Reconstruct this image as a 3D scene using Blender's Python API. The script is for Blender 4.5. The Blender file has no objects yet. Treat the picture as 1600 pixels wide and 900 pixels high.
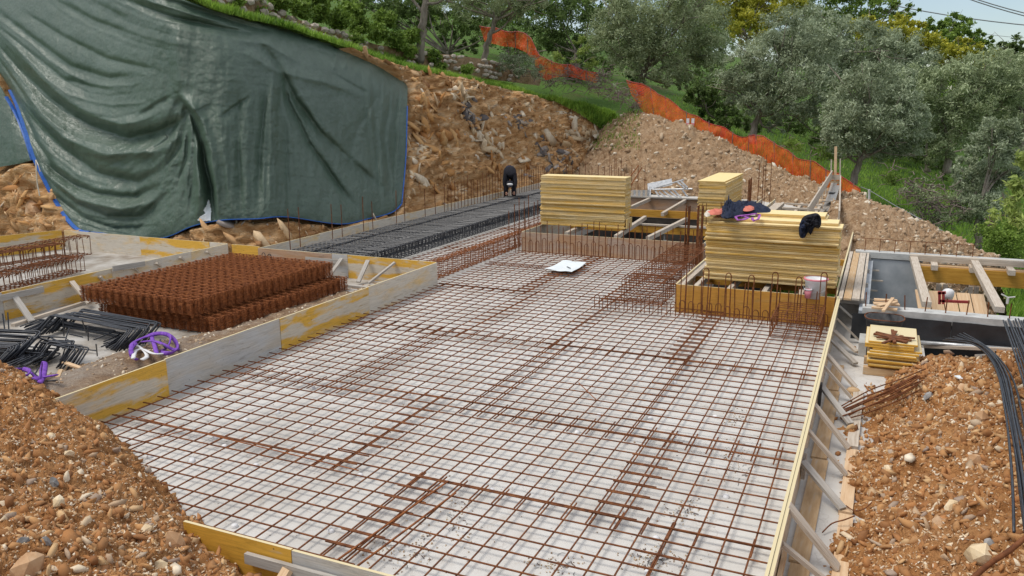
import bpy, math, random
import numpy as np
from mathutils import Vector, Matrix, noise
from mathutils.bvhtree import BVHTree
R = math.radians
rng = np.random.default_rng(7)
random.seed(7)
sc = bpy.context.scene
COL = sc.collection

# ------------------------------------------------------------------ camera, sky, sun, exposure
F = 1277.06; HD, PT, RO = -0.422802814, 0.220931455, 0.00593161884; CZ = 3.96465
def cam_axes(a, p, r):
    f = np.array([np.sin(a)*np.cos(p), np.cos(a)*np.cos(p), -np.sin(p)])
    rt = np.array([np.cos(a), -np.sin(a), 0]); dn = np.cross(f, rt)
    return np.array([rt*np.cos(r)+dn*np.sin(r), -rt*np.sin(r)+dn*np.cos(r), f])
M3 = cam_axes(HD, PT, RO)
cam = bpy.data.objects.new('camera', bpy.data.cameras.new('camera')); COL.objects.link(cam)
cam.matrix_world = Matrix(((M3[0][0], -M3[1][0], -M3[2][0], 0), (M3[0][1], -M3[1][1], -M3[2][1], 0), (M3[0][2], -M3[1][2], -M3[2][2], CZ), (0, 0, 0, 1)))
cam.data.sensor_width = 36; cam.data.lens = F/1600*36; cam.data.clip_end = 2000; cam.data.clip_start = .05
sc.camera = cam
world = bpy.data.worlds.new('World'); sc.world = world; world.use_nodes = True
nt = world.node_tree; bg = nt.nodes['Background']
sky = nt.nodes.new('ShaderNodeTexSky'); sky.sky_type = 'NISHITA'; sky.sun_disc = False
SUN_EL, SUN_AZ = 62, 238      # azimuth clockwise from +Y
sky.sun_elevation = R(SUN_EL); sky.sun_rotation = R(SUN_AZ); sky.air_density = 1.0; sky.dust_density = .7; sky.ozone_density = 1.0
# thin high cloud over the blue: mixed towards a pale cloud colour
tc = nt.nodes.new('ShaderNodeTexCoord'); cn = nt.nodes.new('ShaderNodeTexNoise'); cn.inputs['Scale'].default_value = 2.2; cn.inputs['Detail'].default_value = 6
cr = nt.nodes.new('ShaderNodeMapRange'); cr.inputs[1].default_value = .35; cr.inputs[2].default_value = .7; cr.inputs[3].default_value = .0; cr.inputs[4].default_value = .36
mx = nt.nodes.new('ShaderNodeMix'); mx.data_type = 'RGBA'; mx.inputs[7].default_value = (8.4, 8.5, 8.7, 1)
nt.links.new(tc.outputs['Generated'], cn.inputs['Vector']); nt.links.new(cn.outputs[0], cr.inputs[0]); sp_ = nt.nodes.new('ShaderNodeSeparateXYZ'); nt.links.new(tc.outputs['Generated'], sp_.inputs[0]); ez = nt.nodes.new('ShaderNodeMapRange'); ez.inputs[1].default_value = .08; ez.inputs[2].default_value = .45; ez.inputs[3].default_value = 0; ez.inputs[4].default_value = .45
ad_ = nt.nodes.new('ShaderNodeMath'); ad_.operation = 'ADD'; ad_.use_clamp = True; nt.links.new(sp_.outputs[2], ez.inputs[0]); nt.links.new(ez.outputs[0], ad_.inputs[0]); nt.links.new(cr.outputs[0], ad_.inputs[1]); nt.links.new(ad_.outputs[0], mx.inputs[0])     # the cloud deck closes in overhead
nt.links.new(sky.outputs[0], mx.inputs[6]); nt.links.new(mx.outputs[2], bg.inputs[0]); bg.inputs[1].default_value = 0.105
sun = bpy.data.objects.new('sun', bpy.data.lights.new('sun', 'SUN')); COL.objects.link(sun)
sun.data.energy = 2.0; sun.data.angle = R(26); sun.data.color = (1, .94, .85)
sd = Vector((math.sin(R(SUN_AZ))*math.cos(R(SUN_EL)), math.cos(R(SUN_AZ))*math.cos(R(SUN_EL)), math.sin(R(SUN_EL))))
sun.rotation_euler = sd.to_track_quat('Z', 'Y').to_euler(); sun.location = (0, 0, 30)
sc.view_settings.view_transform = 'Standard'; sc.view_settings.look = 'None'; sc.view_settings.exposure = 0.27; sc.view_settings.gamma = 1

# ------------------------------------------------------------------ measuring helpers (photo pixel -> place in the world)
CP = np.array([0, 0, CZ])
def ray(px, py): return np.array([(px-800)/F, (py-450)/F, 1.])@M3
def Wz(px, py, z=0.): d = ray(px, py); return CP+d*((z-CZ)/d[2])
def Wy(px, py, y): d = ray(px, py); return CP+d*(y/d[1])
def Wx(px, py, x): d = ray(px, py); return CP+d*(x/d[0])
def pj(P):
    c = (np.asarray(P, float)-CP)@M3.T
    return np.stack([800+F*c[..., 0]/c[..., 2], 450+F*c[..., 1]/c[..., 2]], -1)

# ------------------------------------------------------------------ materials
MATS = {}
def N(t, k, **kw):
    n = t.nodes.new(k)
    for a, b in kw.items():
        if a.startswith('i_'):
            key = a[2:]; n.inputs[int(key) if key.isdigit() else key].default_value = b
        else: setattr(n, a, b)
    return n
def newmat(name, rough=.8, spec=.3):
    m = bpy.data.materials.new(name); m.use_nodes = True
    b = m.node_tree.nodes['Principled BSDF']; b.inputs['Roughness'].default_value = rough
    b.inputs['Specular IOR Level'].default_value = spec
    MATS[name] = m; return m, m.node_tree, b
def rgba(c): return (c[0], c[1], c[2], 1)
def coords(t, kind, scale=(1, 1, 1), rnd=False):
    if kind == 'world': s = N(t, 'ShaderNodeNewGeometry').outputs['Position']
    else: s = N(t, 'ShaderNodeTexCoord').outputs['Object']
    mp = N(t, 'ShaderNodeMapping'); mp.inputs['Scale'].default_value = scale; t.links.new(s, mp.inputs[0])
    if rnd:
        oi = N(t, 'ShaderNodeObjectInfo'); mm = N(t, 'ShaderNodeMath', operation='MULTIPLY'); mm.inputs[1].default_value = 37.
        t.links.new(oi.outputs['Random'], mm.inputs[0]); t.links.new(mm.outputs[0], mp.inputs['Location'])
    return mp.outputs[0]
def noise_n(t, vec, scale, detail=4, rough=.55, dist=0):
    n = N(t, 'ShaderNodeTexNoise'); n.inputs['Scale'].default_value = scale; n.inputs['Detail'].default_value = detail
    n.inputs['Roughness'].default_value = rough; n.inputs['Distortion'].default_value = dist; t.links.new(vec, n.inputs['Vector']); return n.outputs[0]
def ramp(t, fac, stops, interp='LINEAR'):
    r = N(t, 'ShaderNodeValToRGB'); r.color_ramp.interpolation = interp
    while len(r.color_ramp.elements) < len(stops): r.color_ramp.elements.new(.5)
    for e, (p, c) in zip(r.color_ramp.elements, stops): e.position = p; e.color = rgba(c)
    t.links.new(fac, r.inputs[0]); return r.outputs[0]
def mixc(t, fac, a, b, mode='MIX'):
    m = N(t, 'ShaderNodeMix', data_type='RGBA', blend_type=mode)
    for s, v in ((0, fac), (6, a), (7, b)):
        if hasattr(v, 'is_linked'): t.links.new(v, m.inputs[s])
        elif s == 0: m.inputs[0].default_value = v
        else: m.inputs[s].default_value = rgba(v)
    return m.outputs[2]
def mrange(t, v, a, b, c=0., d=1.):
    n = N(t, 'ShaderNodeMapRange'); n.inputs[1].default_value = a; n.inputs[2].default_value = b; n.inputs[3].default_value = c; n.inputs[4].default_value = d
    t.links.new(v, n.inputs[0]); return n.outputs[0]
def bump(t, b, h, strength=.4, dist=.02):
    n = N(t, 'ShaderNodeBump'); n.inputs['Strength'].default_value = strength; n.inputs['Distance'].default_value = dist
    t.links.new(h, n.inputs['Height']); t.links.new(n.outputs[0], b.inputs['Normal'])
def island(t): return N(t, 'ShaderNodeNewGeometry').outputs['Random Per Island']
def simple(name, stops, scale=4, rough=.8, kind='object', sc3=(1, 1, 1), bs=.3, bd=.01, spec=.3, detail=5, rnd=True, metal=0):
    m, t, b = newmat(name, rough, spec); v = coords(t, kind, sc3, rnd and kind == 'object'); n = noise_n(t, v, scale, detail, .6)
    t.links.new(ramp(t, n, stops), b.inputs['Base Color'])
    if bs: bump(t, b, n, bs, bd)
    b.inputs['Metallic'].default_value = metal
    return m
def panelmat(name, yellow, pale, lo, hi, edge=(.66, .56, .34), band=0.):
    """three-ply shuttering board: glaze worn through to cement-grey patches"""
    m, t, b = newmat(name, .62, .3)
    v = coords(t, 'object', (1, 1, 1), True); vg = coords(t, 'object', (1.2, 26, 26), True)
    patch = noise_n(t, coords(t, 'object', (.7, 2.6, 2.6), True), 1.5, 6, .62, .3); grain = noise_n(t, vg, 3, 5, .6); fine = noise_n(t, v, 30, 4, .6)
    y2 = mixc(t, mrange(t, grain, .3, .75), [c*.8 for c in yellow], [min(1, c*1.12) for c in yellow])
    p2 = mixc(t, mrange(t, grain, .3, .7), [c*.82 for c in pale], [min(1, c*1.12) for c in pale])
    if band:
        sb = N(t, 'ShaderNodeSeparateXYZ'); t.links.new(coords(t, 'object'), sb.inputs[0]); ab = N(t, 'ShaderNodeMath', operation='ABSOLUTE'); t.links.new(sb.outputs[2], ab.inputs[0])
        aa = N(t, 'ShaderNodeMath', operation='ADD'); t.links.new(patch, aa.inputs[0]); t.links.new(mrange(t, ab.outputs[0], .05, .12, band, 0), aa.inputs[1]); patch = aa.outputs[0]
    c = mixc(t, mrange(t, patch, lo, hi), y2, p2)
    blot = noise_n(t, coords(t, 'object', (1.5, 9, 9), True), 2.2, 5, .7); c = mixc(t, mrange(t, blot, .56, .68, 0, .55), c, [x*.45 for x in yellow])
    c = mixc(t, mrange(t, fine, .62, .75, 0, .5), c, (.12, .09, .06))
    # small nail holes and dark knots
    vo = N(t, 'ShaderNodeTexVoronoi'); vo.inputs['Scale'].default_value = 5.5; t.links.new(v, vo.inputs['Vector'])
    c = mixc(t, mrange(t, vo.outputs['Distance'], .05, .035, 0, .75), c, (.06, .035, .02))
    # joints between the lamellae every 10 cm of height
    sx = N(t, 'ShaderNodeSeparateXYZ'); t.links.new(v, sx.inputs[0])
    g = N(t, 'ShaderNodeNewGeometry'); sz = N(t, 'ShaderNodeSeparateXYZ'); t.links.new(g.outputs['Normal'], sz.inputs[0])
    c = mixc(t, mrange(t, sz.outputs[2], .8, .9), c, edge)
    t.links.new(c, b.inputs['Base Color']); bump(t, b, grain, .25, .004); return m
panel_y = panelmat('yellow_shuttering', (.72, .41, .06), (.60, .53, .42), .5, .62, band=.14)
panel_yc = panelmat('yellow_shuttering_clean', (.68, .38, .055), (.5, .42, .3), .62, .72)
panel_w = panelmat('pale_shuttering', (.70, .50, .24), (.62, .56, .47), .33, .5)
panel_g = panelmat('grey_shuttering', (.52, .46, .38), (.50, .49, .47), .4, .58)
panel_b = panelmat('brown_shuttering', (.46, .27, .15), (.45, .33, .25), .4, .62)
panel_s = panelmat('stack_panel_face', (.66, .39, .08), (.64, .45, .18), .42, .6, (.82, .66, .32))
panel_s2 = panelmat('stack_panel_edge', (.63, .42, .15), (.66, .50, .26), .42, .6, (.82, .66, .34))
timber = simple('pale_timber', [(.25, (.34, .27, .2)), (.5, (.5, .43, .35)), (.8, (.62, .56, .48))], 3, .75, sc3=(1, 14, 14), bs=.2, bd=.004)
timber_g = simple('grey_timber', [(.25, (.26, .23, .2)), (.5, (.40, .37, .33)), (.8, (.5, .47, .43))], 3, .8, sc3=(1, 14, 14), bs=.2, bd=.004)
timber_n = simple('new_timber', [(.25, (.5, .32, .18)), (.5, (.62, .43, .26)), (.8, (.70, .54, .36))], 3, .7, sc3=(1, 14, 14), bs=.2, bd=.004)
plank_b = simple('brown_plank', [(.3, (.42, .26, .13)), (.55, (.52, .36, .2)), (.8, (.5, .42, .34))], 3, .75, sc3=(1, 8, 8), bs=.2, bd=.004)
beam_y = simple('yellow_beam', [(.3, (.42, .20, .025)), (.6, (.58, .31, .05)), (.85, (.62, .38, .1))], 3, .55, sc3=(1, 9, 9), bs=.15, bd=.003)
rust = simple('rusty_steel', [(.3, (.065, .023, .010)), (.5, (.16, .056, .021)), (.75, (.27, .105, .038))], 12, .8, kind='world', bs=.2, bd=.002, spec=.25)
rust2 = simple('bright_rust', [(.3, (.10, .03, .010)), (.5, (.24, .078, .024)), (.75, (.38, .14, .045))], 14, .8, kind='world', bs=.2, bd=.002, spec=.25)
black_bar = simple('blue_black_steel', [(.3, (.012, .014, .02)), (.6, (.028, .032, .042)), (.8, (.07, .075, .085))], 9, .45, kind='world', bs=.15, bd=.002, spec=.55)
navy = simple('navy_cloth', [(.3, (.008, .012, .03)), (.7, (.022, .03, .06))], 16, .9, bs=.5, bd=.01)
blackcloth = simple('black_cloth', [(.3, (.006, .006, .009)), (.7, (.02, .02, .028))], 16, .9, bs=.5, bd=.01)
salmon = simple('salmon_cloth', [(.3, (.5, .13, .09)), (.7, (.66, .22, .16))], 16, .9)
purple = simple('purple_webbing', [(.3, (.12, .04, .3)), (.6, (.22, .08, .46)), (.8, (.3, .14, .55))], 20, .75, bs=.3, bd=.003)
mauve = simple('mauve_webbing', [(.3, (.24, .06, .3)), (.7, (.42, .14, .48))], 20, .75)
whitep = simple('white_plastic', [(.3, (.62, .62, .63)), (.7, (.8, .8, .8))], 10, .5)
pinkp = simple('pink_plastic', [(.3, (.6, .16, .2)), (.7, (.75, .3, .34))], 10, .5)
redm = simple('red_paint', [(.3, (.26, .03, .03)), (.7, (.45, .07, .06))], 10, .5)
darktub = simple('black_rubber', [(.3, (.03, .03, .031)), (.7, (.075, .075, .078))], 12, .6)
alu = simple('galvanised_metal', [(.3, (.35, .36, .37)), (.7, (.6, .61, .62))], 9, .4, metal=.5, spec=.5)
paper = simple('white_sheet', [(.3, (.66, .72, .74)), (.7, (.76, .8, .82))], 6, .6)
bark = simple('olive_bark', [(.3, (.14, .115, .09)), (.6, (.28, .24, .2)), (.8, (.4, .36, .3))], 9, .95, sc3=(1, 1, .25), bs=.8, bd=.03)
twig = simple('dry_twigs', [(.3, (.12, .09, .08)), (.7, (.26, .2, .18))], 9, .95, kind='world')
skin = simple('skin', [(.3, (.42, .22, .15)), (.7, (.5, .28, .2))], 9, .6)
bluehem = simple('blue_hem', [(.3, (.015, .08, .34)), (.7, (.035, .15, .5))], 12, .5)
cable = simple('grey_wire', [(.3, (.16, .17, .18)), (.7, (.26, .27, .28))], 9, .5)
twine = simple('pale_twine', [(.3, (.5, .45, .36)), (.7, (.66, .6, .5))], 9, .8)
whitebar = simple('cement_grey_cap', [(.3, (.45, .45, .44)), (.7, (.62, .62, .6))], 9, .8)

def m_concrete():
    m, t, b = newmat('blinding_concrete', .75, .25); v = coords(t, 'world')
    a = noise_n(t, v, .55, 6, .62, .2); c2 = noise_n(t, v, 3.3, 6, .62); f = noise_n(t, v, 38, 4, .6)
    c = ramp(t, a, [(.3, (.44, .415, .38)), (.44, (.53, .51, .475)), (.58, (.60, .585, .555)), (.72, (.49, .455, .41))])
    c = mixc(t, mrange(t, c2, .5, .72, 0, .45), c, (.46, .435, .40))
    c = mixc(t, mrange(t, f, .6, .8, 0, .35), c, (.35, .33, .31)); st_ = noise_n(t, coords(t, 'world', (1, 1, 1)), 1.9, 9, .72, 1.2); c = mixc(t, mrange(t, st_, .58, .68, 0, .5), c, (.36, .31, .255))
    vo = N(t, 'ShaderNodeTexVoronoi'); vo.inputs['Scale'].default_value = 9; t.links.new(v, vo.inputs['Vector'])
    msk = N(t, 'ShaderNodeMath', operation='MULTIPLY'); t.links.new(mrange(t, vo.outputs['Distance'], .13, .08), msk.inputs[0]); t.links.new(mrange(t, c2, .5, .62), msk.inputs[1])
    c = mixc(t, msk.outputs[0], c, (.12, .1, .085))
    # hairline cracks
    v2 = N(t, 'ShaderNodeTexVoronoi', feature='DISTANCE_TO_EDGE'); v2.inputs['Scale'].default_value = .8
    dv = N(t, 'ShaderNodeVectorMath', operation='ADD'); nn = N(t, 'ShaderNodeTexNoise'); nn.inputs['Scale'].default_value = 2.5; nn.inputs['Detail'].default_value = 5
    t.links.new(v, nn.inputs['Vector']); t.links.new(v, dv.inputs[0]); t.links.new(nn.outputs[1], dv.inputs[1]); t.links.new(dv.outputs[0], v2.inputs['Vector'])
    c = mixc(t, mrange(t, v2.outputs['Distance'], .008, .002, 0, .35), c, (.3, .27, .24))
    t.links.new(c, b.inputs['Base Color']); bump(t, b, f, .25, .006); return m
concrete = m_concrete(); stained = simple('stained_concrete', [(.32, (.2, .16, .12)), (.48, (.36, .33, .29)), (.62, (.48, .46, .43)), (.8, (.54, .53, .51))], 1.3, .85, kind='world', bs=.4, bd=.02, detail=8)
def m_soil(name, base, dark, light, grey):
    m, t, b = newmat(name, .95, .15); v = coords(t, 'world')
    a = noise_n(t, v, .8, 6, .6, .3); c2 = noise_n(t, v, 5, 8, .68); f = noise_n(t, v, 30, 6, .65)
    c = ramp(t, c2, [(.3, dark), (.5, base), (.68, light)]); c = mixc(t, mrange(t, a, .5, .68, 0, .75), c, grey)
    c = mixc(t, mrange(t, f, .35, .55, .55, 0), c, dark)
    t.links.new(c, b.inputs['Base Color'])
    ad = N(t, 'ShaderNodeMath', operation='ADD'); t.links.new(c2, ad.inputs[0]); t.links.new(f, ad.inputs[1]); bump(t, b, ad.outputs[0], .9, .05); return m
soil_o = m_soil('orange_soil', (.44, .205, .075), (.17, .068, .022), (.58, .31, .13), (.42, .22, .095))
soil_b = m_soil('brown_spoil', (.38, .25, .145), (.2, .12, .065), (.52, .38, .25), (.44, .32, .21))
soil_y = m_soil('site_dirt', (.27, .18, .11), (.15, .09, .055), (.38, .28, .19), (.36, .33, .29))
def m_cut():
    m, t, b = newmat('cut_rock', .92, .15); v = coords(t, 'world'); vs = N(t, 'ShaderNodeMapping'); vs.inputs['Rotation'].default_value = (R(-52), R(12), 0); vs.inputs['Scale'].default_value = (1, .38, 2.0); t.links.new(v, vs.inputs[0]); s = vs.outputs[0]
    a = noise_n(t, s, .5, 6, .6, .4); c2 = noise_n(t, s, 2.6, 9, .68, .5); f = noise_n(t, s, 14, 8, .65)
    c = ramp(t, c2, [(.30, (.26, .12, .05)), (.42, (.52, .28, .115)), (.53, (.64, .39, .19)), (.64, (.70, .51, .31)), (.74, (.76, .64, .46))])
    c = mixc(t, mrange(t, a, .52, .63, 0, .7), c, ramp(t, f, [(.35, (.36, .17, .06)), (.6, (.5, .28, .12))]))
    dk = noise_n(t, s, .9, 5, .6); c = mixc(t, mrange(t, dk, .63, .7, 0, .8), c, ramp(t, f, [(.35, (.06, .06, .065)), (.65, (.28, .27, .27))]))
    t.links.new(c, b.inputs['Base Color'])
    ad = N(t, 'ShaderNodeMath', operation='ADD'); t.links.new(c2, ad.inputs[0]); t.links.new(f, ad.inputs[1]); bump(t, b, ad.outputs[0], 1.0, .12); return m
cut_rock = m_cut()
def m_grassg():
    m, t, b = newmat('grassy_ground', .95, .15); v = coords(t, 'world')
    a = noise_n(t, v, .5, 6, .6); f = noise_n(t, v, 9, 8, .7)
    c = ramp(t, f, [(.3, (.03, .06, .012)), (.55, (.09, .17, .03)), (.75, (.17, .25, .055))]); c = mixc(t, mrange(t, a, .52, .7, 0, .7), c, (.13, .1, .055))
    t.links.new(c, b.inputs['Base Color']); bump(t, b, f, 1., .12); return m
grassg = m_grassg()
def m_stone(name, stops, rough=.85):
    m, t, b = newmat(name, rough, .25); f = noise_n(t, coords(t, 'world'), 12, 5, .6)
    c = ramp(t, island(t), stops, 'LINEAR'); c = mixc(t, mrange(t, f, .35, .7, .35, 0), c, (.2, .13, .08)); t.links.new(c, b.inputs['Base Color']); bump(t, b, f, .5, .01); return m
stone_o = m_stone('mound_stone', [(0, (.22, .085, .025)), (.25, (.46, .205, .07)), (.5, (.33, .15, .052)), (.72, (.55, .29, .115)), (.85, (.64, .42, .21)), (.92, (.36, .28, .23)), (.96, (.76, .6, .4)), (1, (.84, .73, .56))])
stone_b = m_stone('spoil_stone', [(0, (.30, .2, .12)), (.4, (.42, .30, .19)), (.6, (.52, .39, .26)), (.8, (.66, .55, .4)), (1, (.82, .75, .62))])
stone_r = m_stone('cliff_stone', [(0, (.32, .15, .06)), (.3, (.54, .30, .125)), (.6, (.64, .39, .19)), (.8, (.68, .49, .29)), (.92, (.72, .56, .36)), (.95, (.28, .25, .24)), (1, (.82, .73, .57))])
stone_w = m_stone('wall_stone', [(0, (.32, .27, .21)), (.5, (.5, .44, .37)), (1, (.66, .6, .52))])
def m_leaf(name, stops, trans=.25, rough=.6, spec=.3):
    m, t, b = newmat(name, rough, spec); big = noise_n(t, coords(t, 'world'), .8, 3)
    c = ramp(t, island(t), stops); c = mixc(t, mrange(t, big, .35, .65, .0, .5), c, [x*1.5 for x in stops[-1][1]])
    t.links.new(c, b.inputs['Base Color'])
    tr = N(t, 'ShaderNodeBsdfTranslucent'); t.links.new(c, tr.inputs[0]); ms = N(t, 'ShaderNodeMixShader'); ms.inputs[0].default_value = trans
    o = t.nodes['Material Output']; t.links.new(b.outputs[0], ms.inputs[1]); t.links.new(tr.outputs[0], ms.inputs[2]); t.links.new(ms.outputs[0], o.inputs[0]); return m
leaf_olive = m_leaf('olive_leaf', [(0, (.07, .10, .035)), (.5, (.18, .23, .095)), (.85, (.30, .36, .175)), (1, (.46, .52, .32))])
leaf_olive2 = m_leaf('olive_leaf_grey', [(0, (.08, .11, .05)), (.5, (.19, .235, .12)), (.85, (.31, .36, .22)), (1, (.47, .53, .37))])
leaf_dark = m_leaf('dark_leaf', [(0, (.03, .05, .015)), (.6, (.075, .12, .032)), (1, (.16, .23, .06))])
leaf_yel = m_leaf('yellow_green_leaf', [(0, (.12, .15, .02)), (.6, (.30, .33, .035)), (1, (.52, .48, .06))], .35)
leaf_mid = m_leaf('mid_green_leaf', [(0, (.04, .08, .012)), (.6, (.12, .20, .03)), (1, (.24, .34, .06))], .3)
leaf_fresh = m_leaf('fresh_leaf', [(0, (.12, .18, .03)), (.6, (.24, .32, .07)), (1, (.38, .45, .13))], .35)
grass_m = m_leaf('grass_blade', [(0, (.07, .15, .015)), (.6, (.15, .30, .03)), (1, (.3, .44, .07))], .4)
def m_tarp():
    m, t, b = newmat('green_tarpaulin', .32, .6); v = coords(t, 'world')
    a = noise_n(t, v, .5, 4, .55); f = noise_n(t, v, 16, 5, .6, .6); w2 = noise_n(t, v, 5, 5, .6, 1.2)
    c = ramp(t, a, [(.3, (.048, .086, .056)), (.7, (.074, .118, .084))]); t.links.new(c, b.inputs['Base Color'])
    t.links.new(mrange(t, w2, .3, .7, .33, .46), b.inputs['Roughness']); b.inputs['Coat Weight'].default_value = .08; b.inputs['Coat Roughness'].default_value = .3
    rg = noise_n(t, v, 7, 6, .6, 2.5); r2 = mrange(t, rg, .47, .5, 0, 1); r3 = mrange(t, rg, .5, .53, 1, 0); cr2 = N(t, 'ShaderNodeMath', operation='MULTIPLY'); t.links.new(r2, cr2.inputs[0]); t.links.new(r3, cr2.inputs[1])
    ad0 = N(t, 'ShaderNodeMath', operation='ADD'); t.links.new(f, ad0.inputs[0]); t.links.new(cr2.outputs[0], ad0.inputs[1]); ad = N(t, 'ShaderNodeMath', operation='ADD'); t.links.new(ad0.outputs[0], ad.inputs[0])
    ml = N(t, 'ShaderNodeMath', operation='MULTIPLY'); ml.inputs[1].default_value = 3; t.links.new(w2, ml.inputs[0]); t.links.new(ml.outputs[0], ad.inputs[1])
    bump(t, b, ad.outputs[0], .45, .022); return m
tarp_m = m_tarp()
def m_net():
    m, t, b = newmat('orange_netting', .6, .3); b.inputs['Base Color'].default_value = (.72, .085, .015, 1)
    uv = N(t, 'ShaderNodeTexCoord'); sp = N(t, 'ShaderNodeSeparateXYZ'); t.links.new(uv.outputs['UV'], sp.inputs[0]); outs = []
    for k in (0, 1):
        fr = N(t, 'ShaderNodeMath', operation='FRACT'); t.links.new(sp.outputs[k], fr.inputs[0])
        lt = N(t, 'ShaderNodeMath', operation='LESS_THAN'); lt.inputs[1].default_value = .31; t.links.new(fr.outputs[0], lt.inputs[0]); outs.append(lt.outputs[0])
    mxm = N(t, 'ShaderNodeMath', operation='MAXIMUM'); t.links.new(outs[0], mxm.inputs[0]); t.links.new(outs[1], mxm.inputs[1])
    t.links.new(mxm.outputs[0], b.inputs['Alpha']); n = noise_n(t, coords(t, 'world'), 3, 5)
    t.links.new(ramp(t, n, [(.35, (.74, .055, .012)), (.65, (.92, .125, .022))]), b.inputs['Base Color']); return m
net_m = m_net()
def m_membrane():
    m, t, b = newmat('black_membrane', .38, .5); v = coords(t, 'world'); a = noise_n(t, v, 1.6, 6, .6, .4)
    t.links.new(ramp(t, a, [(.35, (.018, .02, .023)), (.6, (.035, .038, .043)), (.75, (.07, .073, .08))]), b.inputs['Base Color']); bump(t, b, a, .4, .05); return m
membrane = m_membrane()
cladgrey = simple('grey_block', [(.3, (.30, .33, .36)), (.55, (.42, .45, .48)), (.8, (.54, .56, .58))], 2.2, .85, kind='world', bs=.4, bd=.01)
conc_edge = simple('rough_concrete', [(.3, (.36, .36, .345)), (.55, (.5, .5, .48)), (.8, (.6, .6, .585))], 4, .85, kind='world', bs=.6, bd=.02)
void_shade = simple('shade_dark_floor', [(.3, (.05, .045, .04)), (.7, (.1, .09, .08))], 3, .9, kind='world')  # near-black colour stands in for the shade down in the void

# ------------------------------------------------------------------ object helpers
def meshof(name, V, Fc, mat, smooth=False, uv=None):
    V = np.asarray(V, np.float32); me = bpy.data.meshes.new(name)
    if isinstance(Fc, np.ndarray):
        k = Fc.shape[1]; me.vertices.add(len(V)); me.vertices.foreach_set('co', V.ravel())
        me.loops.add(Fc.size); me.loops.foreach_set('vertex_index', Fc.ravel().astype(np.int32))
        me.polygons.add(len(Fc)); me.polygons.foreach_set('loop_start', np.arange(0, Fc.size, k, dtype=np.int32))
        me.update(calc_edges=True)
    else: me.from_pydata(V.tolist(), [], Fc)
    if smooth: me.polygons.foreach_set('use_smooth', np.ones(len(me.polygons), bool))
    if mat: me.materials.append(mat)
    if uv is not None:
        l = me.uv_layers.new(name='UVMap'); idx = np.zeros(len(me.loops), np.int32); me.loops.foreach_get('vertex_index', idx)
        l.data.foreach_set('uv', np.asarray(uv, np.float32)[idx].ravel())
    return me
def link(name, me, loc=(0, 0, 0), rot=None, parent=None, ploc=None):
    o = bpy.data.objects.new(name, me); COL.objects.link(o); l = Vector(loc)
    if parent is not None: o.parent = parent; l = l-(Vector(ploc) if ploc is not None else parent.location)
    o.location = l
    if rot is not None: o.rotation_euler = rot
    return o
def tag(o, label=None, cat=None, group=None, kind=None):
    if label: o['label'] = label
    if cat: o['category'] = cat
    if group: o['group'] = group
    if kind: o['kind'] = kind
    return o
def thing(name, loc, label, cat, group=None):
    o = bpy.data.objects.new(name, None); o.empty_display_size = .2; COL.objects.link(o); o.location = Vector([float(c) for c in loc]); return tag(o, label, cat, group)
class MB:
    def __init__(s): s.v = []; s.f = []
    def add(s, V, Fc): k = len(s.v); s.v += [tuple(map(float, p)) for p in V]; s.f += [tuple(i+k for i in f) for f in Fc]; return s
    def box(s, c, d, rot=None):
        V = [Vector((x*d[0]/2, y*d[1]/2, z*d[2]/2)) for x in (-1, 1) for y in (-1, 1) for z in (-1, 1)]
        if rot is not None: V = [rot@p for p in V]
        V = [p+Vector(c) for p in V]; return s.add(V, [(0, 1, 3, 2), (4, 6, 7, 5), (0, 4, 5, 1), (2, 3, 7, 6), (0, 2, 6, 4), (1, 5, 7, 3)])
    def beam(s, a, b, w, h, up=(0, 0, 1)):
        a = Vector(a); b = Vector(b); x = (b-a).normalized(); y = Vector(up).cross(x).normalized(); z = x.cross(y)
        return s.box((a+b)/2, ((b-a).length, w, h), Matrix((x, y, z)).transposed())
    def tube(s, pts, r, n=6, flat=1., cap=True):
        pts = [Vector([float(c) for c in p]) for p in pts]; k = len(pts); V = []; rr = r if hasattr(r, '__len__') else [r]*k; pn = None
        for i, p in enumerate(pts):
            d = (pts[min(i+1, k-1)]-pts[max(i-1, 0)]).normalized(); 
            if pn is None: pn = d.orthogonal().normalized() if abs(d.z) > .9 else Vector((0, 0, 1)).cross(d).normalized()
            u = (pn-d*pn.dot(d)); u = u.normalized() if u.length > 1e-6 else d.orthogonal().normalized(); pn = u; w = d.cross(u)
            for j in range(n): t = 2*math.pi*j/n; V.append(p+u*(math.cos(t)*rr[i])+w*(math.sin(t)*rr[i]*flat))
        Fc = [(i*n+j, i*n+(j+1) % n, (i+1)*n+(j+1) % n, (i+1)*n+j) for i in range(k-1) for j in range(n)]
        if cap: Fc += [tuple(range(n))[::-1], tuple((k-1)*n+j for j in range(n))]
        return s.add(V, Fc)
    def lathe(s, c, prof, n=20):
        V = [(c[0]+r*math.cos(2*math.pi*j/n), c[1]+r*math.sin(2*math.pi*j/n), c[2]+z) for r, z in prof for j in range(n)]
        return s.add(V, [(i*n+j, i*n+(j+1) % n, (i+1)*n+(j+1) % n, (i+1)*n+j) for i in range(len(prof)-1) for j in range(n)])
    def build(s, name, mat, parent=None, smooth=False):
        V = np.array(s.v, float); c = (V.min(0)+V.max(0))/2; c[2] = V[:, 2].min()
        return link(name, meshof(name, V-c, s.f, mat, smooth), c, None, parent)
def cpt(t, a, b): return [x*(1-t)+y*t for x, y in zip(a, b)]
BARC = {}
def barmesh(L, r, mat, n=5):
    k = (round(L, 2), r, mat.name)
    if k not in BARC: m = MB().tube([(-L/2, 0, 0), (L/2, 0, 0)], r, n); BARC[k] = meshof('bar', m.v, m.f, mat)
    return BARC[k]
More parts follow.
